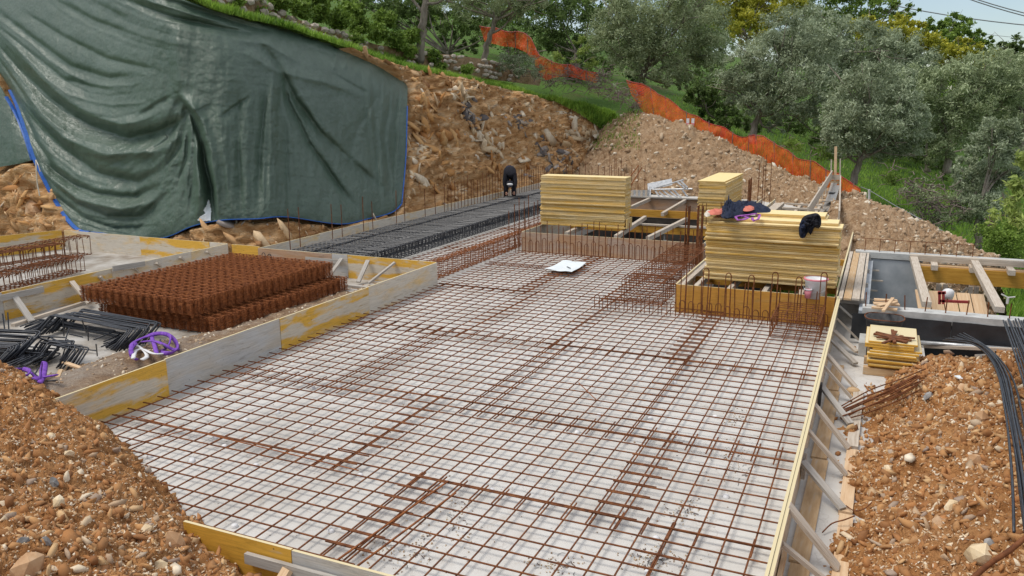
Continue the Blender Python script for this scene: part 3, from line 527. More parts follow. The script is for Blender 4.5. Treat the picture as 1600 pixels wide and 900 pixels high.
# ================================================================== REINFORCEMENT ON THE SLAB
def ysheet(name, x0, x1, y0, y1, z, label, group, phx=.12, phy=.1, r=.0092, mat=rust, sp=.25):
    cx, cy = (x0+x1)/2, (y0+y1)/2; t = thing(name, (cx, cy, z), label, 'rebar mesh', group)
    a = R(rng.normal()*.12); ca, sa = math.cos(a), math.sin(a)
    def bar(x, y, L, rot, zz):
        o = link('bar', barmesh(L, r, mat)); o.parent = t; lx, ly = x-cx, y-cy; o.location = (lx*ca-ly*sa, lx*sa+ly*ca, zz); o.rotation_euler = (0, R(rng.normal()*.05), rot+a+R(rng.normal()*.1)); return o
    x = x0+phx
    while x < x1-.03: bar(x+rng.normal()*.003, cy, y1-y0, math.pi/2, 0); x += sp
    y = y0+phy
    while y < y1-.03: bar(cx, y+rng.normal()*.003, x1-x0, 0, .013); y += sp
    return t
rows = [(4.76, 7.22, [(-8.92, -3.95), (-4.42, -1.32), (-1.75, -.58)], 'front row'), (6.86, 9.46, [(-8.92, -5.1), (-5.56, -1.88), (-2.34, -.58)], 'second row'),
        (8.96, 12.62, [(-8.92, -6.68), (-7.14, -4.48), (-4.94, -2.32), (-2.78, -.58)], 'third row'), (12.1, 15.95, [(-8.92, -6.3), (-6.76, -4.55), (-5.0, -2.5), (-2.92, -.58)], 'fourth row'),
        (15.6, 18.6, [(-9.0, -6.7), (-7.1, -4.7), (-5.1, -3.7)], 'row beside the two openings'), (18.2, 20.5, [(-9.0, -6.4), (-6.9, -4.1)], 'row in front of the rear opening')]
zz = 0
where = ['at the left end', 'left of centre', 'right of centre', 'at the right end']
for k, (y0, y1, xs_, nm) in enumerate(rows):
    for j, (x0, x1) in enumerate(xs_):
        w = 'at the left end' if j == 0 else ('at the right end' if j == len(xs_)-1 else ('in the middle' if len(xs_) == 3 else ('left of centre' if j == 1 else 'right of centre')))
        ysheet('mesh_sheet', x0, x1, y0, y1, .0+.006*((j+k) % 2)+.012*(k % 2), 'rusty mesh sheet, %s, %s' % (nm, w), 'welded mesh sheets laid on the slab', (.17+rng.uniform(-.03, .035)-x0) % .25+.02, (.05+rng.uniform(-.03, .035)-y0) % .25+.02)
for k, (y0, y1) in enumerate([(16.1, 20.4), (20, 24.3), (23.9, 28.2), (27.8, 32)]):
    ysheet('mesh_sheet', -11.2, -9.15, y0, y1, .0+.012*(k % 2), 'rusty mesh sheet left of the brown stirrup cage, %s' % ['nearest', 'second', 'third', 'farthest'][k], 'welded mesh sheets laid on the slab', .1, .1, mat=rust)
# single lap bars lying diagonally on the mesh
for i, (a, b_) in enumerate([((904, 598), (932, 625)), ((205, 650), (560, 735)), ((190, 700), (290, 672)), ((520, 880), (700, 752)), ((556, 886), (712, 770))]):
    p, q2 = Wz(*a, .035), Wz(*b_, .035); m = MB().tube([p, q2], .007 if i < 3 else .011, 5); tag(m.build('loose_bar', rust2), ['short bar lying askew on the mesh in the middle of the slab', 'long bar along the left lap of the nearest mesh row', 'short bar on the mesh beside the left mound', 'thick bar lying along the front lap, left one of the pair', 'thick bar lying along the front lap, right one of the pair'][i], 'rebar')
# tie wire scraps, leaves and grit on the blinding
def scraps(name, regs, mat, n, r, L):
    m = MB()
    for _ in range(n):
        x0, y0, x1, y1, s = random.choice(regs); px = random.gauss((x0+x1)/2, (x1-x0)/3.5); py = random.gauss((y0+y1)/2, (y1-y0)/3.5); p = Wz(px, py, -.052)
        if p[0] < -8.8 or p[0] > .1 or p[1] < 4.8 or p[1] > 15: continue
        a = random.uniform(0, 6.3); k = random.uniform(-9, 9); pts = []; l = random.uniform(.3, 1)*L
        for i in range(5): pts.append(p.copy()); p = p+np.array((math.cos(a), math.sin(a), random.uniform(-.02, .03)))*l/4; a += k*l/4*2.5
        m.tube(pts, r, 4, cap=False)
    tag(m.build(name, mat), kind='stuff')
regs = [(690, 770, 740, 860, 1), (640, 830, 680, 880, 1), (1000, 850, 1080, 895, 1), (1040, 780, 1100, 810, 1), (1120, 690, 1180, 760, 1), (560, 845, 640, 880, 1), (840, 870, 900, 895, 1), (1130, 640, 1170, 665, 1), (500, 640, 700, 700, 1), (980, 860, 1040, 890, 1)]
scraps('wire_scraps', regs, black_bar, 60, .0022, .14); scraps('twig_scraps', regs, twig, 60, .005, .06)
pp = []
for _ in range(700):
    x0, y0, x1, y1, s = random.choice(regs+[(300, 650, 1200, 890, 1)]); p = Wz(random.gauss((x0+x1)/2, (x1-x0)/3), random.gauss((y0+y1)/2, (y1-y0)/3), -.055)
    if -8.8 < p[0] < -.1 and 4.8 < p[1] < 15: pp.append(p)
stones('slab_grit', np.array(pp), rng.uniform(.003, .012, len(pp)), stone_b)
for i in range(46):      # round white bar spacers under the mesh
    x, y = random.uniform(-8.5, -1), random.uniform(5.2, 14)
    m = MB().lathe((x, y, -.058), [(0, .03), (.022, .03), (.034, .018), (.038, 0)], 10); tag(m.build('bar_spacer', whitep, None, True), 'small round white plastic spacer on the concrete under the mesh', 'spacer', 'white plastic bar spacers')

# stirrups, cages and starter bars -----------------------------------------------------------
def stirmesh(w, h, r, mat, hook=.08):
    k = ('st', w, h, r, mat.name)
    if k not in BARC:
        c = .03; p = [(-w/2+hook, 0, h-hook*.8), (-w/2+c, 0, h), (w/2-c, 0, h), (w/2, 0, h-c), (w/2, 0, c), (w/2-c, 0, 0), (-w/2+c, 0, 0), (-w/2, 0, c), (-w/2, 0, h-c), (-w/2+.03, .01, h-.005), (-w/2+hook+.02, .02, h-hook)]
        m = MB().tube(p, r, 4); BARC[k] = meshof('stirrup', m.v, m.f, mat)
    return BARC[k]
def cage(name, a, b_, w, h, sp, mat, label, nlong, r=.007, rl=.009, z=.02, top=True, maxn=290, tilt=0):
    a = Vector((a[0], a[1], z)); b_ = Vector((b_[0], b_[1], z)); d = b_-a; L = d.length; ang = math.atan2(d.y, d.x); t = thing(name, (a+b_)/2, label, 'rebar cage')
    n = int(L/sp)+1
    for i in range(n):
        o = link('stirrup', stirmesh(w, h, r, mat)); o.parent = t; p = a.lerp(b_, i/(n-1)); o.location = p-t.location+Vector((rng.normal()*.004, rng.normal()*.012, rng.normal()*.004)); o.rotation_euler = (R(rng.normal()*2), R(rng.normal()*.6), ang+math.pi/2+R(rng.normal()*1.5))
    nx = Vector((-math.sin(ang), math.cos(ang), 0))
    for i in range(nlong):
        for zz_ in ((.012, h-.012) if top else (.012,)):
            o = link('bar', barmesh(L+.1, rl, mat)); o.parent = t; o.location = nx*((i/(nlong-1)-.5)*(w-.03))+Vector((0, 0, zz_)); o.rotation_euler = (0, 0, ang)
    return t
cage('rebar_cage', (-9.28, 16.15), (-9.28, 27.5), .24, .42, .075, rust2, 'long narrow rusty stirrup cage running back from the formwork corner', 3, .006)
cage('rebar_cage', (-4.2, 15.75), (-4.2, 20.5), .86, .46, .17, rust, 'wide rusty stirrup cage between the two slab openings', 5, .008)
cage('rebar_cage', (-1.12, 14.25), (-1.12, 15.5), .82, .34, .15, rust, 'small rusty cage by the right formwork in front of the yellow opening board', 5, .007)
cage('rebar_cage', (-13.35, 16.3), (-13.35, 34.2), .62, .34, .18, black_bar, 'black reinforcement cage against the long rear formwork board', 5, .014, .012)
cage('rebar_cage', (-11.65, 16.3), (-11.65, 34.2), .62, .36, .18, black_bar, 'black reinforcement cage nearer the slab, parallel to the long board', 5, .014, .012)
cage('rebar_cage', (-12.5, 16.5), (-12.5, 34.2), 1.25, .30, .16, black_bar, 'flat black reinforcement mat between the two black cages', 10, .010, .012)
def sbar(m, x, y, z0, z1, r=.0085, lean=.01): m.tube([(x, y, z0), (x+random.gauss(0, lean), y+random.gauss(0, lean), z1)], r, 5); return m
def starters(label, spots, mat, z0, h, r=.0085, cat='starter bars', hair=False):
    c = np.mean(spots, 0); t = thing('starter_bars', (c[0], c[1], z0), label, cat)
    for x, y in spots:
        hh = h*random.uniform(.88, 1.12); m = MB()
        if hair: m.tube([(x-.05, y, z0), (x-.05, y, z0+hh-.05), (x-.03, y, z0+hh-.01), (x, y, z0+hh), (x+.03, y, z0+hh-.01), (x+.05, y, z0+hh-.05), (x+.05, y, z0)], r, 4)
        else: m.tube([(x, y, z0), (x+random.gauss(0, .012), y+random.gauss(0, .012), z0+hh)], r, 5)
        m.build('hairpin' if hair else 'bar', mat, t)
    return t
starters('rusty vertical starter bars along the front board of the rear opening', [(x, 20.5+.06*(i % 2)) for i, x in enumerate(np.arange(-9, -4.0, .165))], rust, -.02, .85, .0115)
starters('low rusty hairpins in front of the rear opening board', [(x, 20.25) for x in np.arange(-8.95, -4.1, .2)], rust, -.02, .42, .009, 'hairpins', True)
starters('rusty vertical starter bars in front of the yellow opening board', [(x, 15.5+.05*(i % 2)) for i, x in enumerate(np.arange(-3.45, -.55, .16))], rust, -.02, .62, .0105)
starters('tall hairpin bars standing along the yellow opening board', [(x, 15.42) for x in np.arange(-3.3, -.6, .42)], rust, -.02, .92, .0115, 'hairpins', True)
starters('short bent hooks on the mesh before the yellow opening board', [(x, 15.12) for x in np.arange(-4.95, -.62, .17)], rust, -.02, .3, .009, 'hooks', True)
starters('tall dark starter bars rising along the long rear formwork board', [(-13.72, y) for y in (16.6, 17.0, 18.4, 18.85, 19.9, 20.4, 21.7, 22.2, 23.5, 24.2)]+[(-13.72, y) for y in np.arange(24.8, 34.6, .26)], rust, .02, 1.3, .012)
starters('rusty starter bars along the back end of the black cages', [(x, 34.4) for x in np.arange(-13.4, -9.2, .3)], rust, .02, 1.25, .014)
starters('rusty bars standing at the left corner of the rear opening', [(-9.25, y) for y in np.arange(20.4, 24, .35)], rust, 0, 1.25, .012)
# thick column bars
def column(label, x, y, z0, h, n=4, r=.016, s=.07, mat=rust):
    t = thing('column_starters', (x, y, z0), label, 'column bars')
    for i in range(n):
        a = i*2*math.pi/n+.4; m = MB().tube([(x+s*math.cos(a), y+s*math.sin(a), z0), (x+s*math.cos(a)+random.gauss(0, .01), y+s*math.sin(a), z0+h*random.uniform(.93, 1.03))], r, 6); m.build('bar', mat, t)
for (px, pyt, y, n, s, lab) in ((1075, 320, 20.45, 5, .055, 'cluster of thick rusty column bars, left one beside the rear opening'), (1095, 322, 20.3, 6, .07, 'cluster of thick rusty column bars touching the big front panel stack'), (1100, 318, 25.5, 3, .1, 'thin column bars rising left of the yellow topped rear stack'),
                       (1130, 316, 25.5, 3, .1, 'thin column bars in front of the rear panel stack right edge'), (1173, 276, 27, 4, .05, 'tall rusty column bars right of the rear panel stack'), (1191, 252, 30.5, 2, .08, 'pair of very tall thin rusty bars before the spoil bank'),
                       (1203, 240, 31, 2, .1, 'pair of very tall thin bars nearest the formwork post'), (962, 243, 34.5, 4, .25, 'group of tall rusty bars behind the tall panel stack')):
    p = Wy(px, pyt, y); column(lab, p[0], y, 0., p[2], n, .016 if s < .09 else .011, s)
for i, (a, b_) in enumerate([((975, 290), (998, 258)), ((984, 292), (1003, 262))]):
    m = MB().tube([Wy(*a, 34), Wy(*b_, 34.4)], .022, 5); tag(m.build('leaning_bar', rust2), ['brown bar leaning behind the tall panel stack, left', 'brown bar leaning behind the tall panel stack, right'][i], 'rebar')

# ================================================================== FORMWORK
def form_run(label, a, b_, z0, z1, spans, th=.027, cat='formwork', name='formwork_wall'):
    """a run of shuttering boards; spans = [(length, material)...] from a towards b_"""
    a = Vector((a[0], a[1], z0)); b_ = Vector((b_[0], b_[1], z0)); L = (b_-a).length; u = (b_-a)/L; t = thing(name, (a+b_)/2, label, cat); s = 0
    for l, m in spans:
        l = min(l, L-s)
        if l <= .05: break
        dz = rng.normal()*.004; off = Vector((-u.y, u.x, 0))*rng.normal()*.004
        p = a+u*(s+.002)+Vector((0, 0, (z1-z0)/2+dz))+off; q2 = a+u*(s+l-.003)+Vector((0, 0, (z1-z0)/2+dz))+off
        beamobj('panel', p, q2, th, z1-z0, m, t); s += l
    return t
LEFT = form_run('left formwork of grey and yellow boards between slab and rebar store', (-8.97, 5.5), (-8.97, 15.80), -.06, .5, [(2.53, panel_y), (2.42, panel_g), (2.62, panel_y), (2.8, panel_w)])
BACKF = form_run('yellow braced board closing the rebar store at the back', (-9.0, 15.83), (-14.1, 15.83), -.06, .5, [(2.4, panel_y), (.45, panel_g), (2.4, panel_b)])
LONG = form_run('long pale formwork board at the foot of the cut slope', (-14.05, 15.85), (-14.05, 34.7), -.06, .5, [(2.4, panel_w)]*8)
form_run('short yellow and white boards across the far end of the black cages', (-14.0, 34.75), (-10.2, 34.75), -.06, .75, [(.9, panel_b), (1.0, panel_yc), (.9, panel_w), (1, panel_w)])
FOOT = form_run('braced formwork board behind the rusty mesh stack', (-15.25, 8.2), (-15.25, 16.0), -.06, .5, [(1.75, panel_g), (2.5, panel_y), (2.3, panel_w), (2.5, panel_w)])
form_run('footing formwork board running under the tarpaulin edge', (-21.4, 16.05), (-15.3, 16.05), -.06, .5, [(3.0, panel_w), (2.5, panel_y), (.8, panel_w)])
form_run('mustard board at the far left of the footing', (-22.6, 13.2), (-21.45, 16.0), -.06, .5, [(3.2, panel_y)])
form_run('short yellow board between the footing and the rear storage board', (-15.1, 16.0), (-14.2, 16.0), -.06, .5, [(1.2, panel_yc)])
NEAR = form_run('front formwork of yellow and grey boards along the bottom of the slab', (-5.2, 4.68), (-.6, 4.68), -.06, .5, [(1.15, panel_yc), (2.5, panel_g), (2.5, panel_g)])
RIGHT = form_run('right formwork of pale boards held by raking braces', (-.53, 4.7), (-.53, 15.75), -.06, .5, [(2.6, panel_w), (2.6, panel_w), (2.6, panel_w), (3.3, panel_w)])
OP1 = form_run('brown board frame of the rear slab opening under the tall panel stack', (-9.0, 20.70), (-3.95, 20.70), -.06, .5, [(2.5, panel_b), (2.6, panel_b)])
for a, b_, m in (((-9.02, 20.75), (-9.02, 31.6), panel_w), ((-3.96, 20.75), (-3.96, 31.6), panel_g)):
    beamobj('panel', (a[0], a[1], .22), (b_[0], b_[1], .22), .027, .56, m, OP1)
panel_o = panelmat('orange_shuttering', (.60, .29, .05), (.55, .33, .12), .55, .7)
OP2 = form_run('yellow and white board frame of the front opening under the big panel stack', (-3.5, 15.62), (-.56, 15.62), -.06, .5, [(3.0, panel_o)])
for x, m in ((-3.5, panel_w), (-.57, panel_w)): beamobj('panel', (x, 15.66, .22), (x, 31.5, .22), .03, .56, m, OP2)
beamobj('board', (-3.43, 15.7, .44), (-3.43, 20, .44), .12, .04, timber, OP2)
# braces: on the storage side of the yellow board and of the footing board
def brace(t, a, b_, w=.09, h=.045, mat=timber_g, name='brace'): return beamobj(name, a, b_, w, h, mat, t, up=(0, 0, 1))
for px0, py0, px1, py1 in ((534, 404, 524, 432), (575, 407, 562, 440), (617, 410, 606, 432)):
    p = Wy(px0, py0, 15.78); q2 = Wz(px1, py1, .0); brace(BACKF, (p[0], p[1], p[2]), (q2[0], min(q2[1], 15.3), .0), .1, .04)
beamobj('rail', (-9.6, 15.0, -.03), (-13.4, 15.0, -.03), .1, .05, timber_g, BACKF); beamobj('rail', (-12.6, 15.78, .33), (-11.6, 15.78, .33), .03, .1, timber_g, BACKF)
for px0, py0, px1, py1 in ((112, 440, 140, 474), (155, 432, 172, 452), (208, 419, 225, 436), (243, 411, 262, 427), (280, 402, 300, 418), (322, 393, 338, 408)):
    p = Wx(px0, py0, -15.2); q2 = Wz(px1, py1, .05); 
    brace(FOOT, p, q2, .1, .045, timber)
p = Wx(22, 462, -15.2); q2 = Wz(50, 502, -.02); brace(FOOT, p, q2, .11, .045, timber_g)
p = Wx(-30, 440, -15.2); q2 = Wz(-5, 480, -.02); brace(FOOT, p, q2, .11, .045, timber_g)
for a, b_ in (((0, 466), (68, 452)), ((176, 420), (226, 412))): beamobj('rail', Wx(*a, -15.17), Wx(*b_, -15.17), .03, .12, timber_g, FOOT)
beamobj('sole_plate', Wz(20, 508, -.03), Wz(134, 472, -.03), .09, .06, timber, FOOT)
# right side raking braces, sole plates and stop plank
bl = [((1310, 477), (1349, 512)), ((1306, 496), (1337, 530)), ((1303, 517), (1339, 550)), ((1300, 532), (1337, 568)), ((1292, 554), (1337, 605)), ((1287, 572), (1330, 621)), ((1282, 601), (1329, 662)), ((1272, 632), (1326, 700)), ((1262, 672), (1322, 741)), ((1254, 721), (1317, 795)), ((1232, 790), (1309, 887)), ((1222, 850), (1272, 905)), ((1205, 905), (1262, 985))]
for i, (a, b_) in enumerate(bl):
    p = Wx(a[0], a[1], -.50); q2 = Wz(b_[0], b_[1], -.0); q2[0] = max(min(q2[0], .05), -.12); brace(RIGHT, p, q2, .085 if i != 10 else .12, .035, timber if i % 3 else timber_g)
for y0, y1, m in ((5.2, 7.0, plank_b), (7.05, 9.4, plank_b), (9.45, 11.9, plank_b), (11.95, 13.2, plank_b)): beamobj('plank', (-.38, y0, -.045), (-.36, y1, -.045), .17, .03, m, RIGHT)
for y0, y1, m in ((5.3, 8.1, timber_n), (8.15, 9.8, timber_n), (9.9, 12.0, timber)): beamobj('sole_plate', (.0-.04, y0, -.035), (.0-.03, y1, -.035), .13, .05, m, RIGHT)
beamobj('cleat', (-.49, 5.9, .1), (-.49, 6.9, .1), .035, .09, timber_n, RIGHT); beamobj('block', (-.49, 8.6, .2), (-.49, 8.75, .2), .04, .3, timber_g, RIGHT); beamobj('block', (-.49, 10.9, .22), (-.49, 11.0, .22), .04, .3, darktub, RIGHT)
beamobj('top_rail', (-.50, 15.6, .47), (-.5, 4.7, .47), .03, .05, panel_w, RIGHT)
# front formwork battens
p = Wy(383, 872, 4.62); q2 = Wy(455, 890, 4.62); beamobj('batten', (p[0], 4.63, p[2]), (p[0]+1.6, 4.63, p[2]+.0), .04, .09, timber_g, NEAR)
q2 = Wy(450, 895, 4.6); beamobj('brace', (q2[0], 4.6, q2[2]+.03), (q2[0]-.12, 4.2, -.05), .09, .045, timber_n, NEAR)

# joists and beams over the rear opening
def jb(t, nm, a, za, b_, zb, w, h, mat): beamobj(nm, Wz(*a, za), Wz(*b_, zb), w, h, mat, t)
J = thing('opening_joists', (-6, 24, .4), 'white joists and yellow cross beams spanning the rear slab opening', 'formwork beams')
for a, b_ in (((1012, 373), (1072, 343)), ((962, 371), (1008, 340)), ((1035, 335), (1072, 313)), ((962, 335), (1018, 310)), ((885, 366), (930, 345))):
    p = Wz(*a, .42); q2 = Wz(*b_, .42); beamobj('joist', p, q2, .1, .12, timber, J)
p = Wz(1040, 331, .42); beamobj('beam', (-8.9, p[1], .34), (-4.0, p[1], .34), .08, .24, beam_y, J)
p2 = Wz(1040, 352, .35); beamobj('beam', (-8.9, p2[1], .2), (-4.0, p2[1], .2), .08, .22, beam_y, J); beamobj('rail', (-8.9, p2[1], .345), (-4, p2[1], .345), .12, .05, timber, J)
p3 = Wz(1040, 309, .5); beamobj('board', (-8.9, p3[1], .1), (-4.0, p3[1], .1), .03, .75, panel_b, J); beamobj('rail', (-8.9, p3[1]-.04, .5), (-4, p3[1]-.04, .5), .1, .05, timber_g, J)
J2 = thing('opening_joists', (-2, 22, .4), 'white joists spanning the front opening under the big panel stack', 'formwork beams')
for x in (-3.0, -2.35, -1.7, -1.05): beamobj('joist', (x-.15, 15.7, .4), (x-.15, 31, .4), .09, .12, timber, J2)
for y in (17.3, 20.5, 25, 28, 30.5): beamobj('beam', (-3.45, y, .27), (-.6, y, .27), .08, .14, beam_y if y < 26 else timber, J2)
J3 = thing('prop', (-2, 18, -2.8), 'steel props standing in the dark front opening', 'props')
for x, y in ((-3.0, 16.4), (-2.3, 16.3), (-1.8, 16.6), (-1.1, 16.3), (-2.6, 17.4), (-1.4, 17.4)): m = MB().tube([(x, y, -2.85), (x, y, .2)], .03, 8); m.build('tube', alu, J3)
J4 = thing('prop', (-6, 22, -2.8), 'steel props standing in the rear opening', 'props')
for x, y in ((-8.2, 22), (-7.4, 21.6), (-6.4, 21.9), (-5.4, 22.6), (-4.9, 21.8), (-5.9, 24.5), (-4.6, 25)): m = MB().tube([(x, y, -2.85), (x, y, .2)], .03, 8); m.build('tube', alu, J4)

# ------------------------------------------------------------------ panel stacks
def stack(x0, x1, y0, y1, z0, n, th, label, group, mats, jit=.02, top=None, tlabel=None):
    """every panel of a stack is a thing of its own"""
    for i in range(n):
        a, b_ = (x0+x1)/2, (y0+y1)/2; dx, dy = rng.normal()*jit, rng.normal()*jit; m = mats[int(rng.integers(len(mats)))]
        L = x1-x0+rng.normal()*.006; W = y1-y0; k = ('pn', round(x1-x0, 2), round(W, 2), th, m.name)
        if k not in BARC:
            g = .92; h = th*g/2; l2, w2 = (x1-x0)/2, W/2; c = min(.006, th*.15)
            V = [(sx*(l2-c*(abs(sz) == 2)), sy*(w2-c*(abs(sz) == 2)), (h if sz > 0 else -h) if abs(sz) == 2 else (h-c)*sz) for sz in (-2, -1, 1, 2) for sx, sy in ((-1, -1), (1, -1), (1, 1), (-1, 1))]
            Fc = [(0, 3, 2, 1), (12, 13, 14, 15)]+[(k0*4+j, k0*4+(j+1) % 4, k0*4+4+(j+1) % 4, k0*4+4+j) for k0 in range(3) for j in range(4)]
            BARC[k] = meshof('stacked_panel', V, Fc, m)
        o = link('shuttering_panel', BARC[k], (a+dx, b_+dy, z0+(i+.5)*th), (0, 0, R(rng.normal()*.35)))
        last = i == n-1 and tlabel; tag(o, tlabel if last else ('lowest '+label if i == 0 and n > 3 else label), 'shuttering panel', group)
stack(-9.0, -6.45, 22.08, 22.62, .52, 30, .0479, 'yellow edged panel in the tall stack over the rear opening', 'panels in the tall rear stack', [panel_s, panel_s2, panel_s2], .014, None, 'topmost panel of the tall stack over the rear opening')
stack(-6.44, -6.40, 22.1, 22.6, .52, 1, .3, 'narrow upright offcut against the right end of the tall stack', 'offcuts', [panel_s2])
stack(-3.08, -.6, 16.26, 16.85, .53, 27, .0429, 'yellow panel in the big front stack under the dark clothes', 'panels in the big front stack', [panel_s, panel_s2, panel_s2, panel_s2], .022)
stack(-3.0, -.66, 16.42, 17.0, .53+19*.061, 1, .055, 'upper pale yellow panel lying on the big front stack', 'top panels', [panel_s2]); stack(-2.2, -1.0+.1, 16.85, 17.5, .53, 23, .056, 'panel of the hidden second row behind the big front stack', 'panels behind the front stack', [panel_s2], .02, None, 'lemon yellow panel lying topmost behind the big front stack')
p = Wy(1092, 283, 26); stack(p[0], p[0]+.84, 26, 29.4, .1, 31, .0479, 'panel in the rear stack seen end on before the spoil bank', 'panels in the rear end-on stack', [panel_s, panel_s2], .012, None, 'bright yellow topmost panel of the rear end-on stack')
p = Wz(1350, 585, -.06)
for y in (13.0, 13.55): tag(beamobj('bearer', (.0, y, .0), (.85, y, .0), .12, .11, plank_b), 'brown bearer under the low panel pile, %s' % ('front one' if y < 13.2 else 'rear one'), 'bearer')
stack(.05, .72, 12.95, 13.95, .06, 12, .034, 'yellow panel in the low pile by the black basement wall', 'panels in the low pile', [panel_yc, panel_s], .022, None, 'pale plywood topmost panel of the low pile under rusty scrap')

# ================================================================== TARPAULINS OVER THE CUT
def seg_dist(px, py, L):
    best = np.full(px.shape, 1e9); tt = np.zeros(px.shape); sg = np.zeros(px.shape); n = len(L)-1
    for i in range(n):
        x0, y0 = L[i]; x1, y1 = L[i+1]; dx, dy = x1-x0, y1-y0; l2 = dx*dx+dy*dy; t = np.clip(((px-x0)*dx+(py-y0)*dy)/l2, 0, 1)
        d = np.hypot(px-x0-t*dx, py-y0-t*dy); k = d < best; best = np.where(k, d, best); tt = np.where(k, (i+t)/n, tt); cz = (dx*(py-y0)-dy*(px-x0)); cz = cz if (dx > 0 or abs(dx) < abs(dy)) else -cz; sg = np.where(k, cz, sg)
    return best, tt, sg
FOLDS = [  # (path in the photo, half width px, depth m) : negative = furrow, positive = ridge
 ([(-20, 5), (45, 55), (110, 103), (170, 121), (215, 118)], 8, -.13), ([(-20, 30), (50, 84), (100, 124), (180, 143)], 8, -.12), ([(-20, 52), (30, 108), (80, 155), (140, 196), (200, 217), (255, 203), (300, 178)], 15, -.40),
 ([(-20, 70), (25, 130), (60, 190), (100, 232), (150, 268), (215, 285), (262, 262)], 12, -.30), ([(-10, 95), (30, 165), (60, 225), (90, 270), (130, 300)], 8, -.2), ([(30, 14), (100, 58), (170, 93), (250, 110)], 7, -.10), ([(88, 0), (150, 33), (215, 56)], 7, -.09), ([(140, 0), (200, 30)], 5, -.05),
 ([(62, 250), (110, 285), (150, 302), (210, 308), (250, 290)], 9, -.24), ([(70, 275), (120, 318), (170, 340), (220, 338), (265, 300)], 9, -.2), ([(80, 300), (130, 340), (180, 358), (240, 352)], 7, -.14),
 ([(0, 40), (60, 118), (120, 172), (190, 196), (250, 180)], 11, .2), ([(0, 82), (50, 168), (100, 215), (160, 240), (240, 238), (285, 205)], 12, .26), ([(60, 262), (120, 312), (190, 328), (250, 312)], 8, .14),
 ([(185, -5), (270, 27), (350, 44), (400, 52)], 6, -.14), ([(230, -8), (300, 12), (400, 44), (430, 50)], 5, -.09), ([(205, -8), (290, 20), (380, 43)], 6, .13), ([(265, -5), (340, 18), (410, 40)], 4, .09),
 ([(278, 148), (300, 180), (318, 228), (329, 290), (336, 345)], 6, -.42), ([(276, 146), (296, 176), (307, 220), (312, 300), (306, 350)], 8, .2), ([(290, 150), (318, 190), (332, 240), (342, 340)], 8, .2),
 ([(284, 180), (262, 215), (225, 245)], 5, -.10), ([(290, 190), (278, 230), (250, 268)], 5, -.11), ([(296, 195), (290, 250), (275, 300)], 5, -.11), ([(302, 200), (302, 260), (296, 330)], 5, -.10), ([(270, 150), (240, 165), (205, 190)], 5, -.08),
 ([(395, 55), (430, 95), (462, 155), (500, 205), (560, 260), (600, 300)], 9, -.18), ([(440, 125), (452, 160), (480, 220), (530, 290), (560, 330)], 7, -.19), ([(418, 140), (408, 220), (402, 330)], 6, -.12), ([(436, 135), (446, 200), (452, 330)], 6, -.14), ([(425, 100), (424, 200), (420, 335)], 8, .10),
 ([(450, 110), (490, 185), (540, 245), (590, 275)], 10, .14), ([(520, 115), (560, 138), (575, 145)], 4, -.05), ([(595, 140), (588, 200), (592, 290)], 6, -.10), ([(610, 150), (600, 220), (612, 290)], 5, -.10), ([(624, 140), (616, 220), (618, 300)], 5, -.10), ([(590, 150), (560, 200), (545, 260)], 6, -.07), ([(570, 150), (590, 230), (600, 310)], 6, .08),
 ([(470, 70), (520, 85), (570, 95)], 5, -.06), ([(480, 62), (530, 70), (590, 96)], 4, .05), ([(525, 80), (520, 100), (522, 112)], 3, .06), ([(545, 78), (540, 98), (535, 110)], 3, .05), ([(360, 60), (420, 70), (470, 100)], 6, .07), ([(380, 80), (430, 110), (510, 130), (570, 150)], 8, .09), ([(340, 160), (350, 240), (362, 330)], 9, .10), ([(375, 130), (372, 220), (378, 335)], 7, -.09),
 ([(275, 40), (276, 100), (278, 146)], 12, .12), ([(345, 185), (370, 165), (392, 148)], 4, -.07)]
FAM = [([[(-20, 10), (50, 62), (110, 108), (170, 125), (220, 120)], [(-20, 50), (40, 120), (100, 175), (180, 200), (270, 170)], [(-10, 95), (40, 185), (90, 240), (160, 275), (265, 215)], [(40, 215), (80, 290), (130, 325), (190, 335), (275, 250)], [(60, 262), (95, 335), (140, 356), (200, 366), (285, 300)]], 5, .045),
       ([[(60, -10), (120, 35), (200, 70), (262, 84)], [(160, -10), (230, 22), (320, 46), (400, 56)], [(230, -10), (300, 8), (370, 26), (430, 44)]], 5, .04),
       ([[(286, 152), (250, 200), (190, 245)], [(290, 160), (268, 230), (235, 300)], [(296, 170), (288, 250), (270, 340)], [(302, 180), (306, 260), (300, 345)]], 5, .04),
       ([[(345, 150), (345, 240), (348, 335)], [(400, 130), (395, 230), (392, 335)], [(440, 130), (445, 230), (445, 330)], [(448, 140), (490, 240), (540, 335)], [(470, 130), (540, 230), (600, 300)]], 6, .035),
       ([[(560, 110), (575, 200), (585, 320)], [(600, 120), (595, 210), (600, 300)], [(632, 135), (622, 220), (622, 300)]], 5, .04),
       ([[(300, 100), (360, 98), (430, 102)], [(300, 130), (360, 128), (430, 135)], [(345, 200), (420, 215), (480, 225)], [(350, 260), (430, 270), (560, 290)]], 4, .012)]
FOLDS2 = []
